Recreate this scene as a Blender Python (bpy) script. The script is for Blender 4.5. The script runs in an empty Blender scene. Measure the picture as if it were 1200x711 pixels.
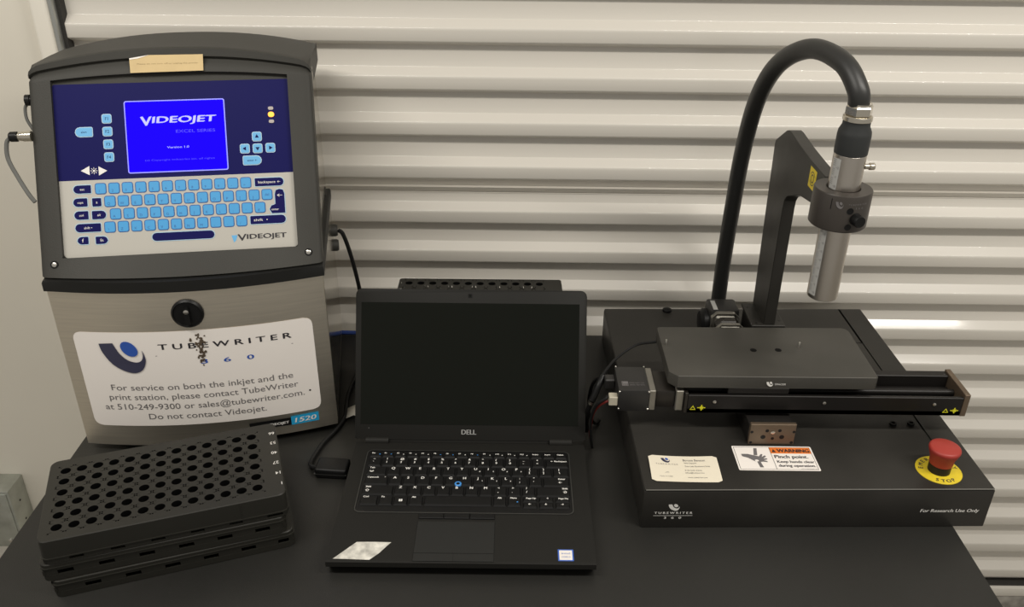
import bpy, bmesh, math, random
from mathutils import Matrix, Vector, Euler
from mathutils.geometry import tessellate_polygon
random.seed(7)
sc = bpy.context.scene
COL = sc.collection
PI = math.pi
T = 0.75                      # table top height

# ------------------------------------------------------------------ camera
cam_d = bpy.data.cameras.new('camera')
cam_d.sensor_width = 36.0
cam_d.lens = 1030.0 / 1200.0 * 36.0
cam_d.clip_start = 0.02
cam = bpy.data.objects.new('camera', cam_d)
COL.objects.link(cam)
cam.matrix_world = Matrix.Translation((0, 0, 1.58)) @ Matrix.Rotation(PI/2 - math.atan(560/1030.0), 4, 'X') @ Matrix.Rotation(0.0115, 4, 'Z')
sc.camera = cam

# ------------------------------------------------------------------ world, lights, exposure
w = bpy.data.worlds.new('world'); sc.world = w; w.use_nodes = True
w.node_tree.nodes['Background'].inputs[0].default_value = (1.0, 0.95, 0.87, 1)
w.node_tree.nodes['Background'].inputs[1].default_value = 0.36

def area(name, loc, size, size_y, power, col, aim):
    d = bpy.data.lights.new(name, 'AREA'); d.shape = 'RECTANGLE'
    d.size = size; d.size_y = size_y; d.energy = power; d.color = col
    o = bpy.data.objects.new(name, d); COL.objects.link(o)
    o.location = loc
    o.rotation_euler = (Vector(aim) - Vector(loc)).to_track_quat('-Z', 'Y').to_euler()
    return o
area('ceiling_tube_light', (1.15, 0.40, 2.35), 1.35, 0.06, 19.5, (1.0, 0.955, 0.88), (1.15, 0.85, 0.7))
area('left_fill_light', (-0.85, 0.40, 2.35), 1.2, 0.10, 13.5, (1.0, 0.955, 0.88), (-0.7, 0.95, 0.8))  # soft fill light added to brighten the left side
sc.view_settings.view_transform = 'Standard'
sc.view_settings.look = 'None'
sc.view_settings.exposure = 0.10
sc.view_settings.gamma = 1.0

# ------------------------------------------------------------------ materials
def mat(name, col, rough=0.5, metal=0.0, bump=0.0, bscale=200.0, var=0.0, vscale=6.0, spec=0.5, coat=0.0,
        stretch=None, emit=None, estr=1.0, coat_rough=0.1, rvar=0.0):
    m = bpy.data.materials.new(name); m.use_nodes = True
    nt = m.node_tree; b = nt.nodes['Principled BSDF']
    b.inputs['Base Color'].default_value = (*col, 1)
    b.inputs['Roughness'].default_value = rough
    b.inputs['Metallic'].default_value = metal
    b.inputs['Specular IOR Level'].default_value = spec
    b.inputs['Coat Weight'].default_value = coat
    b.inputs['Coat Roughness'].default_value = coat_rough
    if emit:
        b.inputs['Emission Color'].default_value = (*emit, 1); b.inputs['Emission Strength'].default_value = estr
    tc = nt.nodes.new('ShaderNodeTexCoord')
    src = tc.outputs['Object']
    if stretch:
        mp = nt.nodes.new('ShaderNodeMapping'); mp.inputs['Scale'].default_value = stretch
        nt.links.new(src, mp.inputs[0]); src = mp.outputs[0]
    if bump:
        n = nt.nodes.new('ShaderNodeTexNoise'); n.inputs['Scale'].default_value = bscale; n.inputs['Detail'].default_value = 4
        bp = nt.nodes.new('ShaderNodeBump'); bp.inputs['Strength'].default_value = bump; bp.inputs['Distance'].default_value = 0.001
        nt.links.new(src, n.inputs[0]); nt.links.new(n.outputs[0], bp.inputs['Height']); nt.links.new(bp.outputs[0], b.inputs['Normal'])
    if var or rvar:
        n = nt.nodes.new('ShaderNodeTexNoise'); n.inputs['Scale'].default_value = vscale; n.inputs['Detail'].default_value = 6
        nt.links.new(src, n.inputs[0])
        if var:
            mr = nt.nodes.new('ShaderNodeMapRange'); mr.inputs[1].default_value = .3; mr.inputs[2].default_value = .7
            mr.inputs[3].default_value = 1-var; mr.inputs[4].default_value = 1+var
            nt.links.new(n.outputs[0], mr.inputs[0])
            mx = nt.nodes.new('ShaderNodeVectorMath'); mx.operation = 'SCALE'; mx.inputs[0].default_value = col
            nt.links.new(mr.outputs[0], mx.inputs['Scale']); nt.links.new(mx.outputs[0], b.inputs['Base Color'])
        if rvar:
            mr = nt.nodes.new('ShaderNodeMapRange'); mr.inputs[1].default_value = .3; mr.inputs[2].default_value = .7
            mr.inputs[3].default_value = rough-rvar; mr.inputs[4].default_value = rough+rvar
            nt.links.new(n.outputs[0], mr.inputs[0]); nt.links.new(mr.outputs[0], b.inputs['Roughness'])
    return m
M = dict(
 wall=mat('painted_wall', (.73,.69,.60), .75, bump=.15, bscale=60, var=.03, vscale=3),
 trim=mat('painted_jamb', (.82,.78,.69), .6, var=.02),
 white=mat('white_base_paint', (.85,.82,.74), .6),
 curtain=mat('enamelled_steel_curtain', (.69,.655,.59), .36, spec=.6, var=.02, vscale=4, stretch=(.2,3,1), coat=.45, coat_rough=.09),
 guide=mat('galvanised_guide', (.45,.46,.44), .4, .8),
 dark=mat('dark_gap_rubber', (.03,.028,.025), .7),
 galv=mat('galvanised_steel', (.50,.52,.48), .42, .85, var=.18, vscale=25, rvar=.1),
 floor=mat('concrete_floor', (.36,.34,.30), .7, var=.2, vscale=9, bump=.2, bscale=80),
 seal=mat('grey_floor_seal', (.30,.28,.25), .7, var=.35, vscale=40),
 table=mat('black_laminate', (.016,.0155,.0135), .45, spec=.40, bump=.25, bscale=900, var=.2, vscale=3, rvar=.06),
 legm=mat('black_leg_paint', (.02,.02,.02), .4),
 steel=mat('brushed_stainless', (.80,.735,.62), .40, 1, bump=.12, bscale=60, stretch=(1,1,25), var=.05, vscale=12),
 steelp=mat('polished_stainless', (.66,.63,.57), .16, 1, var=.03, vscale=5),
 plastic=mat('dark_grey_plastic', (.045,.0435,.038), .55, spec=.28, bump=.25, bscale=700, var=.06),
 gasket=mat('black_rubber', (.012,.012,.011), .5, spec=.3),
 blackp=mat('black_plastic', (.007,.007,.007), .4, spec=.25),
 navy=mat('navy_overlay', (.010,.010,.090), .45, spec=.08),
 ivory=mat('grey_overlay', (.50,.48,.43), .45),
 lblue=mat('light_blue_key', (.07,.36,.72), .4),
 lblue2=mat('pale_blue_key', (.14,.45,.78), .4),
 halo=mat('pale_blue_halo', (.45,.62,.75), .4),
 keyline=mat('key_outline', (.035,.12,.36), .4),
 lcd=mat('lit_blue_screen', (.0,.0,.05), .6, spec=.03, emit=(.012,.0,1.0), estr=.98),
 lcdedge=mat('lit_screen_edge', (.2,.2,.6), .3, emit=(.22,.22,1.0), estr=.75),
 lcdtext=mat('lit_screen_text', (.3,.3,.8), .3, emit=(.32,.32,1.0), estr=.85),
 lcdfaint=mat('faint_screen_text', (.05,.04,.6), .3, emit=(.04,.02,1.0), estr=.95),
 amber=mat('amber_led', (.9,.4,.05), .3, emit=(1.0,.30,.03), estr=1.5),
 ledoff=mat('unlit_led', (.45,.40,.38), .4),
 whitep=mat('white_print', (.85,.83,.79), .5),
 printed=mat('black_print', (.025,.023,.028), .5),
 greyprint=mat('grey_print', (.16,.15,.15), .6),
 label=mat('white_label_vinyl', (.92,.865,.81), .5),
 labnavy=mat('logo_navy', (.045,.045,.085), .4),
 labblue=mat('logo_blue', (.03,.10,.44), .4),
 cyan=mat('cyan_badge', (.02,.36,.66), .4),
 tape=mat('masking_tape', (.66,.50,.26), .75, var=.05, vscale=30),
 tapeprint=mat('faded_pencil', (.40,.30,.15), .8),
 screw=mat('screw_steel', (.62,.60,.55), .3, 1),
 chrome=mat('nickel_brass', (.62,.58,.50), .22, 1),
 cable=mat('black_cable_sheath', (.008,.008,.008), .5, spec=.3),
 greycable=mat('grey_cable_sheath', (.13,.13,.12), .5),
 laptop=mat('laptop_black', (.016,.0155,.0138), .5, spec=.16, bump=.15, bscale=1200),
 lapglossy=mat('laptop_screen_glass', (.004,.005,.003), .25, spec=.2),
 lapkey=mat('laptop_key', (.006,.006,.006), .45, spec=.35),
 lapedge=mat('laptop_trim_edge', (.09,.09,.085), .3, .6),
 edgeglint=mat('painted_edge_highlight', (.15,.145,.13), .4, .3),  # paler grey that paints the highlight on front top edges
 makerp=mat('silver_print', (.34,.34,.33), .45),
 pad=mat('touchpad', (.013,.0135,.0125), .5),
 tblue=mat('trackpoint_blue', (.06,.30,.75), .5),
 intel=mat('blue_badge', (.05,.14,.55), .4),
 worn=mat('worn_paper_sticker', (.62,.60,.54), .8, var=.35, vscale=90),
 rack=mat('black_rack_plastic', (.022,.021,.017), .45, spec=.35, bump=.1, bscale=300, var=.08),
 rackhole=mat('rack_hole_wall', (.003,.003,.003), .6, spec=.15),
 anod=mat('black_anodised', (.027,.0252,.022), .42, spec=.30, bump=.1, bscale=500, var=.18, vscale=10, rvar=.08),
 tray=mat('tray_anodised', (.052,.049,.042), .42, bump=.1, bscale=500, var=.25, vscale=9, rvar=.06, spec=.4),
 anod2=mat('black_anodised_rail', (.013,.0115,.0105), .40, .1, spec=.3),
 bronze=mat('bronze_anodised', (.15,.11,.075), .45, .5, var=.1, vscale=30),
 moto=mat('motor_cap_black', (.020,.019,.018), .45, bump=.1, bscale=600),
 flange=mat('cast_aluminium', (.30,.285,.25), .5, .8, var=.08, vscale=40),
 lam=mat('motor_laminate', (.018,.015,.012), .4, .2),
 yellow=mat('yellow_plate', (.72,.55,.02), .5, var=.08, vscale=60),
 yprint=mat('yellow_print', (.75,.72,.02), .5),
 red=mat('red_mushroom', (.36,.035,.025), .45),
 orange=mat('orange_band', (.80,.20,.03), .5),
 card=mat('cream_card', (.84,.77,.62), .55),
 collar=mat('dark_grey_anodised', (.050,.043,.037), .38, .3),
 bore=mat('machined_steel', (.55,.51,.46), .28, 1, bump=.06, bscale=120),
 scale=mat('scale_strip', (.50,.50,.48), .45, .2),
 hose=mat('black_conduit', (.020,.020,.019), .42, bump=.1, bscale=300),
 bootm=mat('rubber_boot', (.020,.022,.022), .6),
 beige=mat('beige_connector', (.50,.46,.36), .6),
 redw=mat('red_wire', (.20,.02,.015), .5),
 paper=mat('cable_tag_paper', (.55,.52,.45), .7),
 bluet=mat('blue_cable_sheath', (.02,.05,.22), .45),
 dust=mat('paper_crumb', (.7,.68,.62), .8),
)

# ------------------------------------------------------------------ mesh builder
_glyph = {}
def text_mesh(s):
    if s in _glyph: return _glyph[s]
    c = bpy.data.curves.new('t', 'FONT'); c.body = s; c.size = 1.0; c.resolution_u = 3
    o = bpy.data.objects.new('t', c)
    me = o.to_mesh()
    vs = [v.co.copy() for v in me.vertices]; fs = [tuple(p.vertices) for p in me.polygons]
    o.to_mesh_clear(); bpy.data.objects.remove(o); bpy.data.curves.remove(c)
    _glyph[s] = (vs, fs)
    return _glyph[s]

class MB:
    def __init__(self): self.v = []; self.f = []; self.m = []
    def add(self, vs, fs, mi=0, X=None):
        n = len(self.v)
        for p in vs:
            p = Vector(p)
            self.v.append(X @ p if X is not None else p)
        for f in fs:
            self.f.append(tuple(n+i for i in f)); self.m.append(mi)
        return self
    def box(self, x0, x1, y0, y1, z0, z1, mi=0, bev=0.0, seg=2, X=None):
        vs = [(x,y,z) for x in (x0,x1) for y in (y0,y1) for z in (z0,z1)]
        fs = [(0,1,3,2),(4,6,7,5),(0,4,5,1),(2,3,7,6),(0,2,6,4),(1,5,7,3)]
        if bev <= 0: return self.add(vs, fs, mi, X)
        bm = bmesh.new(); bv = [bm.verts.new(v) for v in vs]
        for f in fs: bm.faces.new([bv[i] for i in f])
        bmesh.ops.bevel(bm, geom=bm.edges[:], offset=bev, segments=seg, affect='EDGES', profile=.5)
        return self.bm(bm, mi, X)
    def bm(self, bm, mi=0, X=None):
        bm.verts.index_update()
        self.add([v.co.copy() for v in bm.verts], [tuple(v.index for v in f.verts) for f in bm.faces], mi, X)
        bm.free(); return self
    def prism(self, poly, h0, h1, mi=0, X=None, bev=0.0, top_mi=None):
        """polygon in xy extruded along z from h0 to h1"""
        n = len(poly)
        tris = tessellate_polygon([[Vector((p[0],p[1],0)) for p in poly]])
        a = sum(poly[i][0]*poly[(i+1)%n][1]-poly[(i+1)%n][0]*poly[i][1] for i in range(n))
        if a < 0: poly = poly[::-1]; tris = tessellate_polygon([[Vector((p[0],p[1],0)) for p in poly]])
        if bev:
            bm = bmesh.new()
            lo = [bm.verts.new((p[0],p[1],h0)) for p in poly]; hi = [bm.verts.new((p[0],p[1],h1)) for p in poly]
            bm.faces.new(lo[::-1]); ft = bm.faces.new(hi)
            for i in range(n): bm.faces.new((lo[i],lo[(i+1)%n],hi[(i+1)%n],hi[i]))
            bmesh.ops.bevel(bm, geom=[e for e in ft.edges], offset=bev, segments=2, affect='EDGES', profile=.5)
            return self.bm(bm, mi, X)
        vs = [(p[0],p[1],h0) for p in poly] + [(p[0],p[1],h1) for p in poly]
        side = [(i,(i+1)%n,n+(i+1)%n,n+i) for i in range(n)]
        def up(t):
            A,B,C = (Vector((*poly[i][:2],0)) for i in t)
            return t if (B-A).cross(C-A).z > 0 else (t[0],t[2],t[1])
        tt = [up(t) for t in tris]
        self.add(vs, side + [(t[0],t[2],t[1]) for t in tt], mi, X)
        self.add(vs, [tuple(n+i for i in t) for t in tt], mi if top_mi is None else top_mi, X)
        return self
    def flat(self, poly, z, mi=0, X=None):
        tris = tessellate_polygon([[Vector((p[0],p[1],0)) for p in poly]])
        out = []
        for t in tris:
            A,B,C = (Vector((*poly[i][:2],0)) for i in t)
            out.append(t if (B-A).cross(C-A).z > 0 else (t[0],t[2],t[1]))
        return self.add([(p[0],p[1],z) for p in poly], out, mi, X)
    def lathe(self, prof, mi=0, n=32, X=None, cap=True):
        vs, fs = [], []
        for (r,z) in prof:
            for i in range(n):
                a = 2*PI*i/n; vs.append((r*math.cos(a), r*math.sin(a), z))
        for k in range(len(prof)-1):
            for i in range(n):
                j=(i+1)%n; fs.append((k*n+i,k*n+j,(k+1)*n+j,(k+1)*n+i))
        if cap:
            fs.append(tuple(range(n))[::-1]); fs.append(tuple((len(prof)-1)*n+i for i in range(n)))
        return self.add(vs, fs, mi, X)
    def tube(self, pts, r, mi=0, n=10, steps=6, X=None):
        P = catmull([Vector(p) for p in pts], steps)
        vs, fs = [], []; up = Vector((0,0,1)); prev = None
        for i,p in enumerate(P):
            t = (P[min(i+1,len(P)-1)]-P[max(i-1,0)]).normalized()
            if prev is None:
                a = t.cross(up) if abs(t.z)<.95 else t.cross(Vector((1,0,0)))
            else: a = prev - t*prev.dot(t)
            a.normalize(); prev = a; b = t.cross(a)
            for k in range(n):
                an = 2*PI*k/n; vs.append(p + (a*math.cos(an)+b*math.sin(an))*r)
        for i in range(len(P)-1):
            for k in range(n):
                j=(k+1)%n; fs.append((i*n+k,i*n+j,(i+1)*n+j,(i+1)*n+k))
        fs.append(tuple(range(n))[::-1]); fs.append(tuple((len(P)-1)*n+k for k in range(n)))
        return self.add(vs, fs, mi, X)
    def text(self, s, x0, x1, y, h, mi=0, z=0.0, X=None, italic=0.0, rot=0.0, bold=0.0):
        """text in the xy plane fitted between x0 and x1 (x1 None keeps the font's own width), cap height h"""
        vs, fs = text_mesh(s)
        if not vs: return self
        a = min(v.x for v in vs); b = max(v.x for v in vs)
        k = h/0.69
        sx = k if x1 is None else (x1-x0)/(b-a)
        out = []
        for v in vs:
            q = Vector(((v.x-a)*sx + italic*v.y*k, v.y*k, 0))
            if rot: q = Matrix.Rotation(rot,3,'Z') @ q
            out.append((x0+q.x, y+q.y, z))
        if bold: self.add([(p[0]+bold, p[1]+bold*.35, p[2]+.00004) for p in out], fs, mi, X)
        return self.add(out, fs, mi, X)
    def map(self, fn, start=0):
        for i in range(start, len(self.v)): self.v[i] = Vector(fn(self.v[i]))
        return self
    def build(self, name, mats, parent=None, smooth=35, loc=None, rz=0.0):
        if not isinstance(mats, (list,tuple)): mats = [mats]
        me = bpy.data.meshes.new(name)
        me.from_pydata([tuple(v) for v in self.v], [], self.f)
        for m in mats: me.materials.append(M[m] if isinstance(m,str) else m)
        me.polygons.foreach_set('material_index', self.m)
        if smooth:
            me.polygons.foreach_set('use_smooth', [True]*len(me.polygons))
            me.set_sharp_from_angle(angle=math.radians(smooth))
        me.update()
        o = bpy.data.objects.new(name, me); COL.objects.link(o)
        if parent is not None: o.parent = parent
        if loc is not None: o.location = loc
        o.rotation_euler.z = rz
        return o

def catmull(P, steps):
    if len(P) < 3: return P
    out = []
    Q = [P[0]*2-P[1]] + P + [P[-1]*2-P[-2]]
    for i in range(1, len(Q)-2):
        for s in range(steps):
            t = s/steps
            a,b,c,d = Q[i-1],Q[i],Q[i+1],Q[i+2]
            out.append(.5*((2*b)+(c-a)*t+(2*a-5*b+4*c-d)*t*t+(3*b-a-3*c+d)*t**3))
    out.append(P[-1]); return out
def rrect(x0,x1,y0,y1,r,n=4,rs=None):
    rs = rs or (r,r,r,r)     # bl, br, tr, tl
    out = []
    for (cx,cy,a0,q) in ((x0,y0,PI,0),(x1,y0,1.5*PI,1),(x1,y1,0,2),(x0,y1,.5*PI,3)):
        r_ = rs[q]
        sx = 1 if cx==x0 else -1; sy = 1 if cy==y0 else -1
        if r_ <= 0: out.append((cx,cy)); continue
        for i in range(n+1):
            a = a0+.5*PI*i/n; out.append((cx+sx*r_+r_*math.cos(a), cy+sy*r_+r_*math.sin(a)))
    return out
def empty(name, loc, rz=0.0, label=None, cat=None, group=None):
    o = bpy.data.objects.new(name, None); COL.objects.link(o); o.empty_display_size = .05
    o.location = loc; o.rotation_euler.z = rz
    if label: o['label'] = label
    if cat: o['category'] = cat
    if group: o['group'] = group
    return o
def tag(o, label, cat, group=None):
    o['label'] = label; o['category'] = cat
    if group: o['group'] = group
    return o
def frame(o, x, y, z):
    """4x4 whose columns are local axes x,y,z at origin o"""
    x,y,z = Vector(x).normalized(),Vector(y).normalized(),Vector(z).normalized()
    m = Matrix(((x.x,y.x,z.x,o[0]),(x.y,y.y,z.y,o[1]),(x.z,y.z,z.z,o[2]),(0,0,0,1)))
    return m
def FRONT(x=0,y=0,z=0): return frame((x,y,z),(1,0,0),(0,0,1),(0,-1,0))      # sketch x->x, y->z, out->-y
def logo(mb, x0, y0, sx, sy, z, mi_dark, mi_dot, X=None):
    """crescent with a dot, drawn in a unit box"""
    P = [(0,.93),(.045,.65),(.21,.29),(.46,.07),(.70,0),(.885,.11),(.985,.36),(.985,.56),(.945,.72),(.95,.57),(.90,.41),(.77,.34),(.58,.42),(.42,.64),(.32,.95)]
    C = [Vector((a,b,0)) for a,b in P]
    out = catmull(C, 3)
    mb.flat([(x0+p.x*sx, y0+p.y*sy) for p in out], z, mi_dark, X)
    d = []
    for i in range(20):
        a = 2*PI*i/20; d.append((x0+sx*(.665+.185*math.cos(a)-.03*math.sin(a)), y0+sy*(.765+.235*math.sin(a)-.03*math.cos(a))))
    mb.flat(d, z, mi_dot, X)

# ================================================================== SETTING
def structure(o): o['kind'] = 'structure'; return o
structure(MB().box(-3,3.2,-1.2,2.2,-.05,0).build('floor','floor'))
structure(MB().box(-2.6,-.766,1.45,1.62,.209,2.6).build('wall_left','wall'))
structure(MB().box(-2.6,-.766,1.444,1.62,0,.209,bev=.003).build('baseboard_left','white'))
structure(MB().box(-.766,-.7368,1.432,1.60,0,2.6,bev=.006,seg=3).build('trim_1','trim'))
g = MB(); g.box(-.7368,-.7300,1.436,1.50,0,2.4,bev=.001); g.box(-.7368,-.7225,1.50,1.52,0,2.4)
structure(g.build('trim_2','guide'))
structure(MB().box(-.7300,-.7235,1.4485,1.50,0,2.4).build('trim_3','dark'))
structure(MB().box(-2.6,3.2,1.44,1.62,2.4,2.6).build('wall_back','wall'))
door = structure(empty('door_1',(.6,1.45,0)))
def curtain_profile(z1, z0, lip):
    # from the top: recessed flat, bright slope out, proud flat, underside slope in
    D = .0165; y = 0.0
    p = [(D, z1)]
    if lip: p += [(D-.0100, z1-.0002), (D-.0085,z1-.0015), (D-.0020, z1-.0105), (D+.0002, z1-.0108), (D+.0002, z1-.0125), (D-.0008,z1-.0128), (D-.0008,z1-.0140), (D, z1-.0142)]
    zz = z1 - lip
    e = z0
    p += [(D,e+.0535),(D-.0008,e+.0522),(.0012,e+.0416),(.0001,e+.0400),(0,e+.0370),(0,e+.0200),(.0008,e+.0180),(D-.002,e+.0112),(D,e+.0100),(D,z0)]
    return p
zs = [1.0201 + .0775*k for k in range(18,-1,-1)] + [.9365 - .0772*j for j in range(0,12)]
curt_cache = {}
for k in range(len(zs)-1):
    lip = .0066 if abs(zs[k]-1.0201) < 1e-4 else 0.0
    key = (round(zs[k]-zs[k+1],4))
    if key not in curt_cache:
        pr = curtain_profile(zs[k]-zs[k+1], 0, lip)
        mb = MB(); X0, X1 = -1.3262, 1.6
        vs = [(x,y,z) for (y,z) in pr for x in (X0,X1)]
        mb.add(vs, [(2*i,2*i+2,2*i+3,2*i+1) for i in range(len(pr)-1)])
        n_ = len(pr)
        mb.add([(x,.026,z) for z in (pr[0][1],pr[-1][1]) for x in (X0,X1)], [(0,1,3,2)])
        o = mb.build('door_slat','curtain',door,smooth=50, loc=(0,0,zs[k+1])); curt_cache[key] = o
    else:
        o = curt_cache[key].copy(); COL.objects.link(o); o.location = (0,0,zs[k+1])
MB().box(-1.3225,1.6,-.012,.024,.058,.0835,bev=.003).build('door_bottom_bar','curtain',door)
MB().box(-1.3225,1.6,-.004,.022,.0835,.0875).build('door_bar_gap','dark',door)
MB().box(-1.3225,1.6,-.010,.020,.012,.058,bev=.004).build('door_floor_seal','seal',door)
MB().box(-1.3225,1.6,-.006,.018,.0,.012).build('seal_lip','dark',door)

# junction box on the left wall
jb = empty('junction_box',(-1.10,1.45,.22),0,'galvanised steel junction box on the left wall beside the table','electrical box')
b = MB().box(-.09,.071,-.058,0,0,.150,bev=.0015); b.build('housing','galv',jb)
MB().box(-.085,.066,-.0605,-.058,.006,.144,bev=.0008).build('cover','galv',jb)
for (x,z) in ((.045,.120),(.045,.02),(-.06,.12)):
    MB().lathe([(.0045,0),(.0045,.0015),(.003,.0025)],n=14,X=frame((x,-.0605,z),(1,0,0),(0,0,1),(0,-1,0))).build('cover_screw','screw',jb)
for (y,z) in ((-.03,.105),(-.03,.055)):
    MB().lathe([(.0025,0),(.0025,.0006)],n=10,X=frame((.071,y,z),(0,1,0),(0,0,1),(1,0,0))).build('knockout','dark',jb)

# table
tb = empty('work_table',(-.024,1.02,0),0,'black laminate table carrying the printer, laptop and print station','table')
MB().box(-.628,.627,-.40,.387,T-.03,T,bev=.0015).build('tabletop','table',tb)
for sx in (-1,1):
    for sy in (-1,1):
        MB().box(sx*.56-.02,sx*.56+.02,sy*.34-.02,sy*.34+.02,0,T-.03,bev=.002).build('leg','legm',tb)
    MB().box(sx*.56-.012,sx*.56+.012,-.32,.32,T-.09,T-.0301).build('apron','legm',tb)

# ================================================================== INKJET PRINTER
PW = .3675
A = (-.6315,1.0528,T); yawp = math.radians(8.78)
pr = empty('inkjet_printer', A, yawp, 'large inkjet printer with lit blue screen, keyboard panel and stainless steel cabinet','printer')
def bulge(u, B=.024):
    t = (u-PW/2)/(PW/2); return B*max(0.0,1-t*t)
def plan(B, inset=0.0, back=.30, n=16, front=0.0):
    p = [(inset,back),]
    for i in range(n+1):
        u = inset+(PW-2*inset)*i/n; p.append((u, front-bulge(u,B)))
    p.append((PW-inset,back)); return p
cab = MB().prism(plan(.024), .012, .270)
cabo = cab.build('cabinet','steel',pr,smooth=25)
sb = MB()   # upper body behind the control head, polished sides
prof = [(.012,.290),(.135,.512),(.298,.512),(.298,.286),(.012,.286)]
sb.prism(prof, .004, PW-.004, X=frame((0,0,0),(0,1,0),(0,0,1),(1,0,0)))
sb.build('upper_body','steelp',pr,smooth=25)
sp = MB(); sp.box(PW, PW+.0006, .006, .298, .02, .268); sp.build('side_panel','steelp',pr)
for (x,y) in ((.04,.04),(PW-.04,.04),(.04,.26),(PW-.04,.26)):
    MB().lathe([(.014,0),(.014,.012)],n=20,X=Matrix.Translation((x,y,0))).build('foot','blackp',pr)
# rubber gasket band between cabinet and head
gk = MB()
gp = plan(.026, -.003, .30, 20, -.003)
gk.prism(gp, .270, .2865, bev=.005); gk.build('gasket','gasket',pr,smooth=40)
# control head
lean = math.radians(27.5); Z0 = .289
def LP(u, s, off=0.0):   # lean plane point; off = depth behind the plane (into the machine)
    return Vector((u, math.sin(lean)*s + off*math.cos(lean), Z0 + math.cos(lean)*s - off*math.sin(lean)))
LEANX = frame(LP(0,0,0),(1,0,0),(0,math.sin(lean),math.cos(lean)),(0,-math.cos(lean),math.sin(lean)))
def arch(u): t=(u-PW/2)/(PW/2); return max(0,1-abs(t)**2.2)
us = [-.002,0.0,.004,.010,.018,.0262]; 
nn_ = 18
us += [.0262+(.3372-.0262)*i/nn_ for i in range(1,nn_+1)]
us += [.347,.356,.3635,PW,PW+.002]
hd = MB(); rows = []
u0w, u1w = us.index(.0262), 5+nn_
def topz(u): return .529+.021*arch(u)
def Stop(u): 
    e = min(u+.002, PW+.002-u); r=.016
    c = 0 if e>=r else (r-math.sqrt(max(0,r*r-(r-e)**2)))*.6
    return .282+.022*arch(u)-c
for u in us:
    B = bulge(min(max(u,0),PW),.020)
    St = Stop(u)
    wt = .2602+.0105*arch(u)
    edge = .004 if (u<0 or u>PW) else (.0012 if u in (0.0,PW) else 0)
    b0 = LP(u,-.0,0) - Vector((0,B,0)) + Vector((0,edge,0))
    r = [Vector((u, .03, Z0-.002)), b0+Vector((0,.003,-.003)), b0, LP(u,.012,0)-Vector((0,B*.45,0))+Vector((0,edge,0)), LP(u,.0244,edge), LP(u,wt,edge), LP(u,wt+(St-wt)*.22,edge), LP(u,wt+(St-wt)*.44,.0035+edge), LP(u,wt+(St-wt)*.60,.0050+edge), LP(u,wt+(St-wt)*.645,-.0005+edge), LP(u,wt+(St-wt)*.93,-.0020+edge), LP(u,St,-.0002+edge), Vector((u,.150,topz(u)+.0085)), Vector((u,.225,topz(u)+.004)), Vector((u,.298,topz(u)-.002)), Vector((u,.302,topz(u)-.008)), Vector((u,.302,.500))]
    rows.append(r)
nr = len(rows[0])
vs = [v for r in rows for v in r]
fs = []
for i in range(len(us)-1):
    for j in range(nr-1):
        if j == 4 and u0w <= i < u1w: continue
        fs.append((i*nr+j,(i+1)*nr+j,(i+1)*nr+j+1,i*nr+j+1))
hd.add(vs, fs)
# end caps of the head (sides): a slab behind the bezel and a strip under the top
for i,sgn in ((0,-1),(len(us)-1,1)):
    r = rows[i]
    inner = [Vector((p.x, p.y+.030, p.z-.004)) for p in r[2:12]]
    n0 = r[2:12]
    for k in range(len(n0)-1):
        q = [n0[k],n0[k+1],inner[k+1],inner[k]]
        hd.add(q, [(0,1,2,3) if sgn<0 else (3,2,1,0)])
    # top strip
    poly = [r[11],r[12],r[13],r[14],r[15],r[16],Vector((r[0].x,.17,.500)),inner[-1]]
    hd.add(poly, [tuple(range(len(poly))) if sgn<0 else tuple(range(len(poly)))[::-1]])
# window walls
dep = .012
ring = [LP(us[i],.0244,0) for i in range(u0w,u1w+1)] + [LP(us[i],.2602+.0105*arch(us[i]),0) for i in range(u1w,u0w-1,-1)]
off = Vector((0,math.cos(lean)*dep,-math.sin(lean)*dep))
n_ = len(ring)
hd.add(ring+[p+off for p in ring], [(i,(i+1)%n_,n_+(i+1)%n_,n_+i) for i in range(n_)])
hd.build('control_head','plastic',pr,smooth=40)
for (u,s) in ((.0158,.0166),(.3512,.0158)):
    X = LEANX @ Matrix.Translation((u,s,.0001))
    m_ = MB(); m_.lathe([(.0052,-.002),(.0052,.0004)],0,20,X); m_.lathe([(.0032,.0005),(.0032,.0010),(.0024,.0014)],1,16,X)
    if u<.1: m_.map(lambda v: v - Vector((0,.0012,-.0003)))
    else: m_.map(lambda v: v - Vector((0,.0012,-.0003)))
    m_.build('head_screw',['blackp','screw'],pr)
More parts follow.
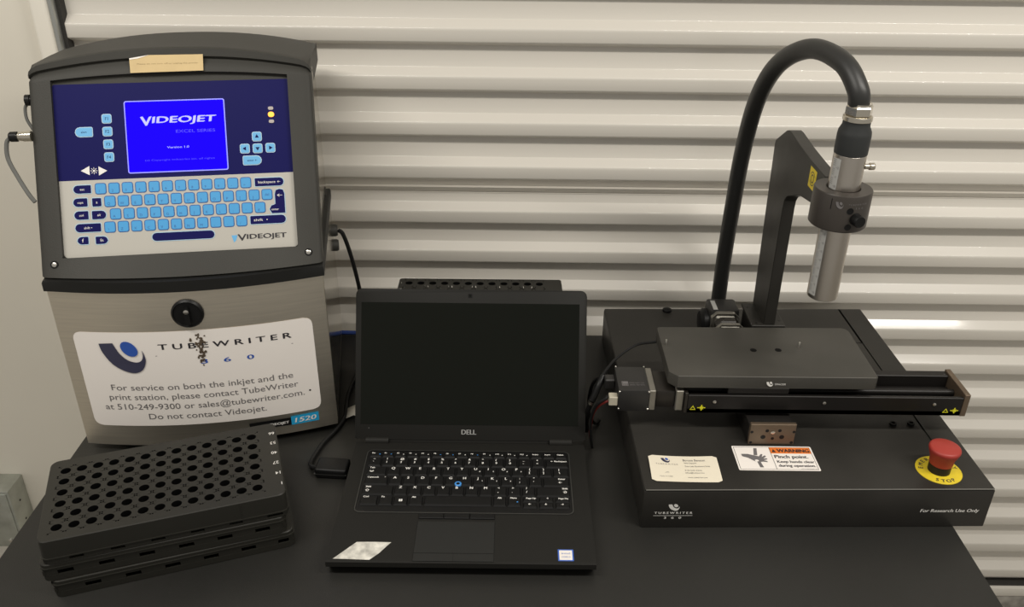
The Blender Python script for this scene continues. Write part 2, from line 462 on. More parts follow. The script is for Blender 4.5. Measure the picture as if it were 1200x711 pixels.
# overlay panel with keys
KX = LEANX @ Matrix.Translation((0,0,-.006))
ov = MB()
ov.flat(rrect(.0262,.3375,.1288,.2590,.003,rs=(0,0,.003,.003)),0,0,KX)
ov.flat(rrect(.0265,.3372,.0245,.1288,.006,rs=(.006,.006,0,0)),0,1,KX)
ov.flat([(.02,.0235),(.343,.0235),(.343,.276),(.02,.276)],-.0006,2,KX)
ovo = ov.build('keypad_overlay',['navy','ivory','plastic'],pr,smooth=0)
def kkey(u,s,wd,ht,r,mats,leg=None,legs=None,rs=None,name='key',lh=.0042,off=(0,0),ww=None):
    m_ = MB()
    hw,hh = wd/2,ht/2
    e = .0011
    m_.prism(rrect(-hw-e,hw+e,-hh-e,hh+e,r+e,3,rs and tuple(q+e if q else .002 for q in rs)),0,.0003,0)
    m_.prism(rrect(-hw,hw,-hh,hh,r,3,rs and tuple(q if q else .001 for q in rs)),.0003,.0007,1)
    if leg: 
        vs_,_f = text_mesh(leg); ln = max(v.x for v in vs_)-min(v.x for v in vs_)
        wid = ww or min(ln*lh/.69, wd*.8)
        m_.text(leg,-wid/2+off[0],wid/2+off[0],-lh/2+off[1],lh,2,.0008)
    o = m_.build(name,mats,ovo,smooth=0)
    o.matrix_local = KX @ Matrix.Translation((u,s,.0001))
    return o
LB = ['keyline','lblue','keyline']
P_ = .01744
for i,ch in enumerate("1234567890-="): kkey(.0795+P_*i,.1167,.0128,.0132,.0022,LB,ch,lh=.0032,off=(-.002,-.003))
row = list("QWERTYUIOP[]")+['del']
for i,ch in enumerate(row): kkey(.0904+P_*i*.997,.0990,.0128,.0132,.0022,LB,ch,lh=.0034,off=(-.0018,-.003) if len(ch)==1 else (0,0))
for i,ch in enumerate("ASDFGHJKL;'#"): kkey(.0967+P_*i,.0815,.0128,.0132,.0022,LB,ch,lh=.0034,off=(-.0018,-.003))
for i,ch in enumerate("\\ZXCVBNM,./"): kkey(.0882+P_*i,.0640,.0128,.0132,.0022,LB,ch,lh=.0034,off=(-.0018,-.003))
DB = ['halo','navy','whitep']
L_ = (.0055,0,0,.0055); R_ = (0,.0055,.0055,0)
kkey(.0557,.1167,.0225,.0108,.005,DB,'esc',rs=L_,lh=.0032)
kkey(.0522,.0990,.0180,.0112,.005,DB,'caps',rs=L_,lh=.0030)
kkey(.0733,.0985,.0116,.0112,.001,DB,'a',lh=.0035)
kkey(.0524,.0815,.0180,.0112,.005,DB,'ctrl',rs=L_,lh=.0030)
kkey(.0752,.0812,.0180,.0112,.005,DB,'alt',rs=R_,lh=.0032)
kkey(.0600,.0643,.0330,.0112,.005,DB,'shift \u2022',rs=L_,lh=.0032)
kkey(.0522,.0473,.0140,.0100,.005,DB,'f',rs=L_,lh=.0050)
kkey(.0765,.0468,.0155,.0100,.005,DB,'fn',rs=R_,lh=.0040)
kkey(.1836,.0475,.0826,.0108,.0054,DB,None,name='space_key')
kkey(.3032,.1165,.0390,.0112,.005,DB,'backspace \u2190',rs=R_,lh=.0034,ww=.030)
kkey(.2985,.0643,.0480,.0112,.005,DB,'shift  \u2022',rs=R_,lh=.0034,off=(-.010,0),ww=.019)
ent = MB()
def LS(e): return [(-.0105-e+.003,-.0165-e),(.0105+e,-.0165-e),(.0105+e,.0105),(.009,.0155+e),(.0045,.0168+e),(0-.0005,.0155+e),(-.0022-e,.0105),(-.0022-e,-.0035),(-.0045,-.0050+e*.5),(-.0075,-.0055+e),(-.0105-e,-.0105)]
ent.prism(LS(.0011),0,.0003,0); ent.prism(LS(0),.0003,.0007,1); ent.text('enter',-.008,.002,-.0125,.0030,2,.0008); ent.text('\u2190',.0005,.0078,.006,.0045,2,.0008)
eo = ent.build('enter_key',DB,ovo,smooth=0); eo.matrix_local = KX @ Matrix.Translation((.3120,.0892,.0001))
PB = ['halo','lblue2','navy']
for i,ch in enumerate(('F1','F2','F3','F4')): kkey(.0934,.2112-.01737*i,.0108,.0108,.0018,PB,ch,lh=.0040)
kkey(.0630,.1940,.0210,.0116,.005,PB,'alert',rs=(.0055,.001,.001,.0055),lh=.0028)
def arrow_key(u,s,a):
    o = kkey(u,s,.0112,.0112,.0018,PB,None,name='arrow_key')
    m_ = MB(); pts=[(math.cos(a+k*2*PI/3)*.0032,math.sin(a+k*2*PI/3)*.0032) for k in range(3)]
    m2 = MB(); m2.flat(pts,.0009,0); me2 = m2.build('tmp','navy',None,smooth=0)
    # join the triangle into the key mesh
    bm = bmesh.new(); bm.from_mesh(o.data); n0=len(bm.faces); bm.from_mesh(me2.data)
    bm.faces.ensure_lookup_table()
    for f in bm.faces[n0:]: f.material_index = 2
    bm.to_mesh(o.data); bm.free(); bpy.data.objects.remove(me2)
arrow_key(.2904,.1800,PI/2); arrow_key(.2732,.1638,PI); arrow_key(.2904,.1636,-PI/2); arrow_key(.3078,.1638,0)
kkey(.2822,.1473,.0235,.0112,.005,PB,'enter \u2190',rs=(.001,.0055,.0055,.001),lh=.0028)
# brightness arrows and sun
bz = MB()
bz.flat([(.0555,.1418),(.0668,.1480),(.0668,.1356)],.0003); bz.flat([(.0895,.1408),(.0785,.1470),(.0785,.1346)],.0003)
cx,cy = .0725,.1413
bz.flat([(cx+.0016*math.cos(i*PI/6),cy+.0016*math.sin(i*PI/6)) for i in range(12)],.0003)
for i in range(8):
    a=i*PI/4; d=(math.cos(a),math.sin(a)); n=(-d[1]*.0004,d[0]*.0004)
    bz.flat([(cx+d[0]*.0024+n[0],cy+d[1]*.0024+n[1]),(cx+d[0]*.0024-n[0],cy+d[1]*.0024-n[1]),(cx+d[0]*.0046-n[0],cy+d[1]*.0046-n[1]),(cx+d[0]*.0046+n[0],cy+d[1]*.0046+n[1])],.0003)
bzo = bz.build('brightness_symbol','whitep',ovo,smooth=0); bzo.matrix_local = KX
# LEDs
for (s,mm) in ((.2186,'ledoff'),(.2100,'amber'),(.2004,'ledoff')):
    m_=MB(); m_.prism(rrect(-.0036,.0036,-.0023,.0023,.002) if mm=='ledoff' else rrect(-.0042,.0042,-.0036,.0036,.0034),0,.0008)
    o=m_.build('status_light',mm,ovo,smooth=0); o.matrix_local = KX @ Matrix.Translation((.3116,s,.0001))
# maker's wordmark on the overlay
wm = MB(); wm.text('V',.2555,.2670,.0365,.0090,0,.0003,bold=.0008); wm.text('IDEOJET',.2680,.3215,.0385,.0064,0,.0003,bold=.0008)
wm.flat([(.2475,.0445),(.2555,.0445),(.2535,.0375),(.2505,.0345)],.0002,1)
o=wm.build('wordmark',['printed','lblue2'],ovo,smooth=0); o.matrix_local = KX
# screen
scn = MB(); scn.prism(rrect(.1168,.2497,.1355,.2342,.003),0,.0006,1); scn.flat(rrect(.1182,.2483,.1369,.2328,.002),.0008,0)
scno = scn.build('screen',['lcd','lcdedge'],pr,smooth=0); scno.matrix_local = KX
st = MB(); st.text('V',.1370,.1510,.1995,.0125,0,.0010,bold=.0014); st.text('IDEOJET',.1520,.2350,.2030,.0085,0,.0010,italic=.18,bold=.0014)
st.text('Version 1.0',.170,.199,.1680,.0028,0,.0010)
st.text('EXCEL SERIES',.183,.235,.1890,.0040,1,.0010); st.text('(c) Copyright industries inc. all rights',.140,.232,.1515,.0022,1,.0010)
o = st.build('screen_text',['lcdtext','lcdfaint'],scno,smooth=0); 
# masking tape
tp = MB(); tp.flat([(.1305,.2702),(.2262,.2712),(.2268,.2934),(.1560,.2938),(.1302,.2898)],0,0); tp.text('Please do not turn off or unplug the printer',.140,.220,.2812,.0017,1,.0002)
tp.flat([(.1302,.2898),(.1560,.2938),(.1420,.2895),(.1305,.2880)],.0006,2)
o = tp.build('masking_tape',['tape','tapeprint','label'],pr,smooth=0); o.matrix_local = LEANX @ Matrix.Translation((0,0,.0026)); o['label']='strip of beige masking tape with faint writing'
# front latch
X = FRONT(.1826,-.0235,.2345)
lt = MB(); lt.lathe([(.0218,-.002),(.0218,.003),(.0195,.0055),(.0180,.0030),(.0,.0030)],0,36,X,cap=False)
lt.prism(rrect(-.0035,.0035,-.015,.012,.003),.003,.009,0,X); lt.lathe([(.0035,.009),(.0035,.0100),(.002,.0104)],1,12,X @ Matrix.Translation((0,.006,0)))
lt.build('door_latch',['blackp','screw'],pr)
# large white label, following the curved front
def onfront(v): return Vector((v.x, -bulge(v.x)-.0004-v.z, v.y))
lb = MB(); n=24; L0,L1,Z1_,Z2_=.0195,.3465,.0478,.2070
def zr(u): 
    e=min(u-L0,L1-u); r=.012
    return 0 if e>=r else r-math.sqrt(max(0,r*r-(r-e)**2))
uu=[L0,L0+.001,L0+.003,L0+.006,L0+.012]+[L0+.012+(L1-L0-.024)*i/n for i in range(1,n)]+[L1-.012,L1-.006,L1-.003,L1-.001,L1]
vs=[]; 
for u in uu: vs += [(u,Z1_+zr(u),0),(u,Z2_-zr(u),0)]
lb.add(vs,[(2*i,2*i+2,2*i+3,2*i+1) for i in range(len(uu)-1)])
k0=len(lb.v)
logo(lb,.0534,.1406,.0607,.0520,.0010,2,3)
lb.text('T U B E W R I T E R',.1336,.3155,.1780,.0088,1,.0003,bold=.0008)
lb.flat([(.128,.1676),(.317,.1676),(.317,.1684),(.128,.1684)],.0003,5)
for ch,u in (('3',.188),('6',.2195),('0',.2515)): lb.text(ch,u,u+.0092,.1518,.0072,3,.0003,bold=.0008)
lb.text('For service on both the inkjet and the',.0561,.3112,.1105,.0098,5,.0003)
lb.text('print station, please contact TubeWriter',.0500,.3170,.0940,.0098,5,.0003)
lb.text('at 510-249-9300 or sales@tubewriter.com.',.0410,.3245,.0770,.0098,5,.0003)
lb.text('Do not contact Videojet.',.1005,.2680,.0598,.0098,5,.0003)
lb.flat([(.3327+.0016*math.cos(i*PI/5),.0832+.0016*math.sin(i*PI/5)) for i in range(10)],.0003,1)
rs_ = random.Random(3)
for i in range(60):
    z_=.148+.054*rs_.random()**.8; u_=.1915+rs_.gauss(0,.0036)*(.4+ (z_-.14)*14); r_=rs_.uniform(.0008,.0030)
    lb.flat([(u_+r_*math.cos(k*PI/3+i)*rs_.uniform(.5,1.2),z_+r_*math.sin(k*PI/3+i)*rs_.uniform(.5,1.4)) for k in range(6)],.0004+.00001*i,6)
lb.map(onfront)
lb.build('service_label',['label','printed','labnavy','labblue','intel','greyprint','bronze'],pr,smooth=60)['label']='white service label with navy crescent logo and scuffed middle'
bd = MB(); 
bd.flat(rrect(.24,.3005,.0275,.0405,.0005),.0010,0); bd.flat(rrect(.3005,.3410,.0270,.0425,.0005),.0010,1)
bd.text('VIDEOJET',.262,.297,.0315,.0040,2,.0013,bold=.0004); bd.text('1520',.3055,.336,.0305,.0080,2,.0013,italic=.2,bold=.0008)
bd.map(onfront); bd.build('model_badge',['blackp','cyan','whitep'],pr,smooth=0)
# right side glands and long strap slot
for z_ in (.212,.184):
    X = frame((PW-.004,.288,z_),(0,1,0),(0,0,1),(1,0,0))
    MB().lathe([(.0105,0),(.0105,.010),(.009,.013)],0,20,X).build('cable_gland','plastic',pr)
MB().box(PW-.0045,PW-.0025,.262,.270,.205,.30,bev=.0008).build('side_handle','plastic',pr)
# left side connectors
X = frame((-.001,.118,.498),(0,1,0),(0,0,1),(-1,0,0))
MB().lathe([(.006,0),(.006,.002),(.0075,.0022),(.0075,.008),(.005,.009)],0,18,X).build('side_knob','blackp',pr)
X = frame((-.001,.086,.458),(0,1,0),(0,0,1),(-1,0,0))
s_ = MB(); s_.lathe([(.0070,0),(.0068,.010),(.0052,.018)],0,18,X); s_.lathe([(.0068,.018),(.0068,.0265),(.005,.0285)],1,18,X)
s_.build('cable_connector',['chrome','blackp'],pr)
def plocal(u,n,z): 
    c,s=math.cos(yawp),math.sin(yawp); return (A[0]+u*c-n*s, A[1]+u*s+n*c, A[2]+z)
tag(MB().tube([plocal(*p) for p in ((-.008,.118,.494),(-.0125,.118,.487),(-.0125,.114,.474),(-.007,.11,.462),(-.0035,.109,.456))],.0022,n=8).build('signal_cable','greycable'),
    'short grey cable looping below the small black knob on the printer side','cable')
tag(MB().tube([plocal(*p) for p in ((-.028,.086,.457),(-.034,.084,.450),(-.035,.078,.430),(-.025,.068,.408),(-.012,.055,.388),(-.0045,.050,.378))],.0028,n=8).build('signal_cable','greycable'),
    'longer grey cable drooping from the metal connector on the printer side','cable')

# ================================================================== TUBE RACKS
def rack_meshes(LX, LY, H, nx, ny, px, py, x0, y0, r, kind='tall', rc=.010):
    top = MB()
    def cell(cx,cy,w_,h_,rad,nseg,depth,mi_wall=1,ry=None):
        ry = ry or rad
        # square ring around a hole (nseg divisible by 4)
        ins=[];outs=[]
        for i in range(nseg):
            a=2*PI*i/nseg+PI/nseg*0; c,s=math.cos(a),math.sin(a)
            ins.append((cx+rad*c,cy+ry*s))
            k=max(abs(c)/(w_/2),abs(s)/(h_/2)); outs.append((cx+c/k,cy+s/k))
        # add corners by snapping diagonals
        vs=[(x,y,H) for x,y in outs]+[(x,y,H) for x,y in ins]+[(x,y,H-depth) for x,y in ins]
        n=nseg; fs=[];fw=[]
        for i in range(n):
            j=(i+1)%n; fs.append((i,j,n+j,n+i)); fw.append((n+i,n+j,2*n+j,2*n+i))
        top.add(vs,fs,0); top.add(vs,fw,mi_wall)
    def quad(xa,xb,ya,yb):
        if xb-xa>1e-6 and yb-ya>1e-6: top.add([(xa,ya,H),(xb,ya,H),(xb,yb,H),(xa,yb,H)],[(0,1,2,3)],0)
    for i in range(nx):
        for j in range(ny):
            cx,cy=x0+i*px,y0+j*py
            wx,wy=px-.0054,py-.0060
            # centre + edge strips + corner cells with pin holes
            cell(cx,cy,wx,wy,r,16,.022,ry=r*.95)
            ex=(px-wx)/2; ey=(py-wy)/2
            quad(cx-wx/2,cx+wx/2,cy+wy/2,cy+py/2); quad(cx-wx/2,cx+wx/2,cy-py/2,cy-wy/2)
            quad(cx-px/2,cx-wx/2,cy-wy/2,cy+wy/2); quad(cx+wx/2,cx+px/2,cy-wy/2,cy+wy/2)
            for sx in (-1,1):
                for sy in (-1,1):
                    cell(cx+sx*(wx/2+ex/2),cy+sy*(wy/2+ey/2),ex,ey,.00115,8,.004)
    gx0,gx1,gy0,gy1=x0-px/2,x0+(nx-.5)*px,y0-py/2,y0+(ny-.5)*py
    # rim around the hole field, with rounded outer corners
    out=rrect(.001,LX-.001,.001,LY-.001,rc,6); n=len(out)
    inn=[(min(max(x,gx0),gx1),min(max(y,gy0),gy1)) for x,y in out]
    top.add([(x,y,H) for x,y in out]+[(x,y,H) for x,y in inn],[(i,(i+1)%n,n+(i+1)%n,n+i) for i in range(n)],0)
    out2=rrect(0,LX,0,LY,rc,6)
    top.add([(x,y,H) for x,y in out]+[(x,y,H-.001) for x,y in out2],[(i,n+i,n+(i+1)%n,(i+1)%n) for i in range(n)],0)
    # skirt
    sk=MB()
    zb=.0
    o1=rrect(0,LX,0,LY,rc,6); o2=rrect(.002,LX-.002,.002,LY-.002,rc-.002,6)
    def band(z0,z1,oo,ii):
        vs=[(x,y,z0) for x,y in oo]+[(x,y,z1) for x,y in oo]+[(x,y,z0) for x,y in ii]+[(x,y,z1) for x,y in ii]
        fs=[]
        for i in range(n):
            j=(i+1)%n; fs+= [(i,j,n+j,n+i),(2*n+j,2*n+i,3*n+i,3*n+j),(i,2*n+i,2*n+j,j),(n+i,n+j,3*n+j,3*n+i)]
        sk.add(vs,fs,0)
    fl1=rrect(-.0012,LX+.0012,-.0012,LY+.0012,rc,6)
    def pillars(z0,z1,x_off,gap,wid):
        for yy in (0.0003,LY-.0023):
            xs_=.006; first=True
            while xs_<LX-.012:
                w_=x_off if first else wid
                w_=min(w_,LX-.006-xs_); sk.box(xs_,xs_+w_,yy,yy+.002,z0,z1); xs_+=w_+gap; first=False
        for xx in (.0003,LX-.0023):
            ys_=.008
            while ys_<LY-.02: sk.box(xx,xx+.002,ys_,ys_+.030,z0,z1); ys_+=.030+gap
        for (xa,ya) in ((.0006,.0006),(LX-.0086,.0006),(.0006,LY-.0086),(LX-.0086,LY-.0086)): sk.box(xa+.001,xa+.007,ya+.001,ya+.007,z0,z1)
    if kind=='tall':
        band(.0090,H-.0011,o1,o2); band(.0075,.0090,fl1,o2); band(.0,.0022,o1,o2); pillars(.0022,.0075,.024,.016,.030)
        sk.box(LX*.80,LX*.80+.0012,-.0005,.0,.009,H-.003,0)
    else:
        band(.0150,H-.0011,o1,o2); band(.0,.0085,o1,o2); band(.0190,.0202,fl1,o2); pillars(.0085,.0150,.012 if kind=='low' else .030,.018,.028)
    sk.box(.004,LX-.004,.004,LY-.004,.0005,.0015,0)          # inner tray floor
    return top, sk
RLX,RLY=.2870,.158
def rack_src(*a,**k):
    t_,k_=rack_meshes(*a,**k)
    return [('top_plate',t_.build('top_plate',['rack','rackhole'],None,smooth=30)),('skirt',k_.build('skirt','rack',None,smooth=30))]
def put_rack(loc,rz,label,src,nums=None,group='stacked black tube racks'):
    r=empty('tube_rack',loc,rz,label,'tube rack',group)
    for nm,o in src:
        c=o.copy() if o.name in used_src else o
        used_src.add(o.name)
        if c is not o: COL.objects.link(c)
        c.parent=r
    if nums is not None:
        tx=MB(); 
        for j,s_ in enumerate(nums): 
            tx.text(s_, RLX-.0030, None, .0225+.0220*j+.0028, .0056, 0, .0353, rot=PI)
        tx.build('row_number_print','whitep',r,smooth=0)
    return r
used_src=set()
ry=math.radians(18.9)
RX,RY=-.5530,.7640
g_=(13,6,.01945,.0220,.0200,.0225,.0064)
put_rack((RX,RY,T+.0530),ry,'topmost black tube rack of the front left stack, numbered rows of holes',rack_src(RLX,RLY,.035,*g_),['1','14','27','40','53','66'])
put_rack((RX-.0050,RY-.001,T+.0268),ry-.006,'middle black tube rack in the front left stack',rack_src(RLX,RLY,.0255,*g_,kind='low'))
put_rack((RX+.003,RY-.001,T+.0006),ry+.006,'bottom black tube rack of the front left stack, lying on the table',rack_src(RLX,RLY,.0255,*g_,kind='low2'))
# stack behind the laptop
src2=rack_src(.290,.155,.0278,12,4,.0211,.036,.0183,.0282,.0066,kind='low2',rc=.004)
bx,by=-.2015,1.2555
for k,(z_,lab) in enumerate(((.0848,'topmost black tube rack behind the laptop, one hole row showing above the lid'),(.0568,'second black tube rack from the top behind the laptop lid'),(.0286,'third black tube rack from the top behind the laptop lid'),(.0004,'bottom black tube rack behind the laptop lid, on the table'))):
    r=put_rack((bx+(.001 if k%2 else 0),by,T+z_),0.004,lab,src2,group='black tube racks behind the laptop')
    if k==0:
        tx=MB(); tx.text('1',.0045,None,.1345,.004,0,.0281); tx.text('13',.003,None,.1110,.004,0,.0281); tx.build('row_number_print','whitep',r,smooth=0)

# ================================================================== LAPTOP
LW,LD,LH=.338,.242,.022
lap=empty('laptop',(-.229,.8068,T),0.0,'open black laptop with dark screen and a worn white sticker on its palm rest','laptop')
bs=MB()
pf=[(.016,.0),(LD,.0),(LD,.021),(.235,LH),(.004,LH),(.0,LH-.0015),(-.0005,.0135),(.003,.0095)]
bs.prism([(p[0],p[1]) for p in pf],0,LW,X=frame((0,0,0.0015),(0,1,0),(0,0,1),(1,0,0)))
ZT=LH+.0015
for (fx,fy) in ((.03,.03),(.308,.03),(.03,.21),(.308,.21)): MB().lathe([(.008,0),(.008,.0016)],0,16,Matrix.Translation((fx,fy,0))).build('rubber_foot','gasket',lap)
bs.build('base','laptop',lap,smooth=30)
kw=MB()
kx0,kx1,ky0,ky1=.0205,.3150,.0880,.2210
kw.flat(rrect(kx0,kx1,ky0,ky1,.008),ZT+.0003,0)
# shiny trim edge round the keyboard
o1=rrect(kx0,kx1,ky0,ky1,.008,5); o2=rrect(kx0+.0013,kx1-.0013,ky0+.0013,ky1-.0013,.007,5); n=len(o1)
kw.add([(x,y,ZT+.0014) for x,y in o1]+[(x,y,ZT+.0014) for x,y in o2]+[(x,y,ZT) for x,y in o1],[(i,(i+1)%n,n+(i+1)%n,n+i) for i in range(n)]+[(2*n+i,2*n+(i+1)%n,(i+1)%n,i) for i in range(n)],1)
kwo=kw.build('keyboard_deck',['lapkey','lapedge'],lap,smooth=0)
def lkey(x0,x1,y0,y1,legs,name='key'):
    """legs: list of (text, fx, fy, h, mi)"""
    g=.0009; x0+=g;x1-=g;y0+=g;y1-=g; b=.0014
    m_=MB()
    cx,cy=(x0+x1)/2,(y0+y1)/2
    vs=[(x0-cx,y0-cy,0),(x1-cx,y0-cy,0),(x1-cx,y1-cy,0),(x0-cx,y1-cy,0),(x0+b-cx,y0+b*1.3-cy,.0022),(x1-b-cx,y0+b*1.3-cy,.0022),(x1-b-cx,y1-b*.6-cy,.0022),(x0+b-cx,y1-b*.6-cy,.0022)]
    m_.add(vs,[(0,1,5,4),(1,2,6,5),(2,3,7,6),(3,0,4,7),(4,5,6,7)],0)
    W_,H_=x1-x0,y1-y0
    for (t_,fx,fy,h_,mi) in legs:
        v_,_=text_mesh(t_); ln=(max(v.x for v in v_)-min(v.x for v in v_))*h_/.69
        h_*=1.15; fy-=.03; m_.text(t_,-W_/2+b+fx*W_,None,H_/2-fy*H_-h_,h_,mi,.0024); m_.text(t_,-W_/2+b+fx*W_+.00035,None,H_/2-fy*H_-h_+.0001,h_,mi,.00245)
    o=m_.build(name,['lapkey','whitep','tblue','redw'],kwo,smooth=0,loc=(cx,cy,ZT+.0006)); return o
U=.01954
X0=.0252
rowY=[(.2030,.2150),(.1826,.2024),(.1625,.1822),(.1420,.1620),(.1211,.1415),(.1010,.1207)]
fr=['Esc']+['F%d'%i for i in range(1,13)]+['PrtScr','Insert','Delete']
fw=.0179
for i,t_ in enumerate(fr):
    legs=[(t_,.06,.14,.0021,1)]
    if 0<i<13: legs.append(('\u2022',.62,.30,.0034,2 if i in(1,5,6,8) else 1))
    if i==0: legs.append(('\u2022',.70,.28,.0040,2))
    lkey(X0+i*fw,X0+(i+1)*fw,*rowY[0],legs)
sym='~!@#$%^&*()_+'; num='`1234567890-='
for i in range(13): lkey(X0+i*U,X0+(i+1)*U,*rowY[1],[(sym[i],.25,.08,.0034,1),(num[i],.25,.48,.0034,1)])
lkey(X0+13*U,.3125,*rowY[1],[('\u2190 Backspace',.18,.2,.0026,1)])
lkey(X0,X0+1.5*U,*rowY[2],[('Tab',.08,.08,.0028,1),('\u2194',.08,.48,.0036,1)])
for i,ch in enumerate('QWERTYUIOP'): lkey(X0+(1.5+i)*U,X0+(2.5+i)*U,*rowY[2],[(ch,.22,.10,.0040,1)]+([(str(i-2)[-1],.62,.45,.0020,1)] if i>5 else []))
for i,(a_,b_) in enumerate((('{','['),('}',']'))): lkey(X0+(11.5+i)*U,X0+(12.5+i)*U,*rowY[2],[(a_,.2,.08,.0034,1),(b_,.2,.48,.0034,1)])
lkey(X0+13.5*U,.3125,*rowY[2],[('|',.3,.08,.0034,1),('\\',.3,.48,.0034,1)])
lkey(X0,X0+1.75*U,*rowY[3],[('CapsLock',.06,.12,.0024,1),('\u2022',.8,.08,.0026,1)])
for i,ch in enumerate('ASDFGHJKL'): lkey(X0+(1.75+i)*U,X0+(2.75+i)*U,*rowY[3],[(ch,.22,.10,.0040,1)]+([(str(i-5),.62,.45,.0020,1)] if i>5 else []))
for i,(a_,b_) in enumerate(((':',';'),('"',"'"))): lkey(X0+(10.75+i)*U,X0+(11.75+i)*U,*rowY[3],[(a_,.25,.08,.0034,1),(b_,.25,.48,.0034,1)])
lkey(X0+12.75*U,.3125,*rowY[3],[('Enter',.55,.12,.0027,1),('\u2190',.55,.48,.0036,1)])
lkey(X0,X0+2.25*U,*rowY[4],[('Shift',.06,.10,.0026,1),('\u21E7',.06,.45,.0040,1)])
for i,ch in enumerate('ZXCVBNM'): lkey(X0+(2.25+i)*U,X0+(3.25+i)*U,*rowY[4],[(ch,.25,.08,.0040,1)])
for i,(a_,b_) in enumerate((('<',','),('>','.'),('?','/'))): lkey(X0+(9.25+i)*U,X0+(10.25+i)*U,*rowY[4],[(a_,.22,.08,.0034,1),(b_,.22,.48,.0034,1)])
lkey(X0+12.25*U,.3125,*rowY[4],[('Shift',.74,.10,.0027,1),('\u21E7',.76,.45,.0040,1)])
xb=X0; 
for wd,t_ in ((1.3,'Ctrl'),(1.05,'Fn'),(1.05,None),(1.05,'Alt')):
    o=lkey(xb,xb+wd*U,*rowY[5],[(t_,.1,.08,.0027,1)] if t_ else [])
    if t_ is None:
        wn=MB()
        for (a_,c_) in ((0,0),(0,1),(1,0),(1,1)): wn.flat([(a_*.0026-.0026,c_*.0024-.0024),(a_*.0026-.0004,c_*.0024-.0024),(a_*.0026-.0004,c_*.0024-.0004),(a_*.0026-.0026,c_*.0024-.0004)],.0024)
        t2_=wn.build('tmp','whitep',None,smooth=0); bm=bmesh.new(); bm.from_mesh(o.data); n0=len(bm.faces); bm.from_mesh(t2_.data); bm.faces.ensure_lookup_table()
        for f in bm.faces[n0:]: f.material_index=1
        bm.to_mesh(o.data); bm.free(); bpy.data.objects.remove(t2_)
    xb+=wd*U
lkey(xb,.2056,*rowY[5],[],'space_key')
lkey(.2056,.2252,*rowY[5],[('Alt',.25,.08,.0027,1)]); lkey(.2252,.2450,*rowY[5],[('Menu',.12,.08,.0024,1),('\u2022',.6,.45,.0044,2)])
cw=(.3085-.2460)/3; ym=(.1096)
for i,(t_,d_) in enumerate((('Page Up','\u2190'),('\u2191','\u2193'),('Page Dn','\u2192'))):
    lkey(.2460+i*(cw+.0012),.2460+i*(cw+.0012)+cw,ym+.0004,.1207,[(t_,.15 if i!=1 else .45,.15,.0024,1)])
    lkey(.2460+i*(cw+.0012),.2460+i*(cw+.0012)+cw,.0980,ym,[(d_,.3,.15,.0030,1)])
kwo2=MB(); kwo2.lathe([(.0048,0),(.0048,.0022),(.0036,.0030),(.0026,.0026),(.0026,.0020)],0,18,Matrix.Translation((.1570,.1450,ZT+.0016)),cap=False)
kwo2.lathe([(.0026,.0018),(.0026,.0024)],1,14,Matrix.Translation((.1570,.1450,ZT+.0016)))
kwo2.build('trackpoint_stick',['tblue','blackp'],lap)['label']='blue ringed pointing stick'
tpad=MB(); tpad.box(.1085,.2095,.0020,.0728,ZT-.0002,ZT+.00035,0,.0001,1); tpad.box(.109,.209,.0152,.0159,ZT+.0003,ZT+.0005,1); tpad.box(.1585,.1591,.0022,.0152,ZT+.0003,ZT+.0005,1); tpad.box(.1080,.1086,.002,.0728,ZT-.0001,ZT+.0003,1); tpad.box(.2094,.2100,.002,.0728,ZT-.0001,ZT+.0003,1)
tpad.build('touchpad',['pad','blackp'],lap)
for (a_,b_) in ((.1085,.1415),(.1420,.1760),(.1765,.2095)):
    MB().box(a_,b_,.0775,.0872,ZT-.0002,ZT+.0022,0,.0007,1).build('touchpad_button','lapkey',lap)
ws=MB(); ws.flat([(.0088,.0040),(.0340,.0336),(.0570,.0340),(.0783,.0337),(.0735,.027),(.0650,.014),(.0546,.0027),(.030,.0035)],ZT+.0004)
ws.build('worn_sticker','worn',lap,smooth=0)['label']='worn white slanted sticker'
ib=MB(); ib.flat(rrect(.2905,.3102,.0045,.0245,.0008),ZT+.0003,0); ib.flat(rrect(.2922,.3085,.0062,.0228,.0006),ZT+.0004,1); ib.text('intel',.2950,.3060,.0160,.0032,0,ZT+.0005); ib.text('CORE i5',.2950,.3060,.0100,.0028,0,ZT+.0005)
ib.build('processor_badge',['intel','label'],lap,smooth=0)['label']='small blue and white square badge'
lt_=MB(); lt_.text('Latitude',0.0225,.0350,.0905,.0020,0,ZT+.0006); lt_.build('model_print','lapedge',kwo,smooth=0)
# hinges and lid
for (a_,b_) in ((.0140,.0480),(.2870,.3200)):
    MB().lathe([(.0068,0),(.0068,b_-a_)],0,16,frame((a_,.2455,ZT-.001),(0,1,0),(0,0,1),(1,0,0))).build('hinge','laptop',lap)
tilt=math.atan2(.1018,.1987)
LX_=frame((0,.2437,.0270),(1,0,0),(0,math.sin(tilt),math.cos(tilt)),(0,-math.cos(tilt),math.sin(tilt)))
lid=MB(); lid.prism(rrect(-.002,.3400,0,.2235,.009,5,rs=(.003,.003,.009,.009)),-.0085,0,0,bev=.0012,X=None)
lid.box(.048,.287,-.006,.001,-.0085,-.0015,0,.001)
lo=lid.build('lid','laptop',lap,smooth=30); lo.matrix_local=LX_
sc_=MB(); sc_.box(.0062,.3290,.0225,.2035,.0,.0004,0); so=sc_.build('screen_glass','lapglossy',lo,smooth=0)
bz2=MB(); bz2.text('DELL',.1560,.1775,.0085,.0070,0,.0004); bz2.text('DELL',.1566,.1781,.0085,.0070,0,.0005); bz2.build('maker_print','makerp',lo,smooth=0)
wc=MB(); wc.prism(rrect(-.003,.003,-.003,.003,.0012),0,.0004,0); wc.lathe([(.0016,.0004),(.0016,.0006)],1,12); wc.build('webcam',['blackp','lapglossy'],lo,smooth=0,loc=(.167,.2145,.0))
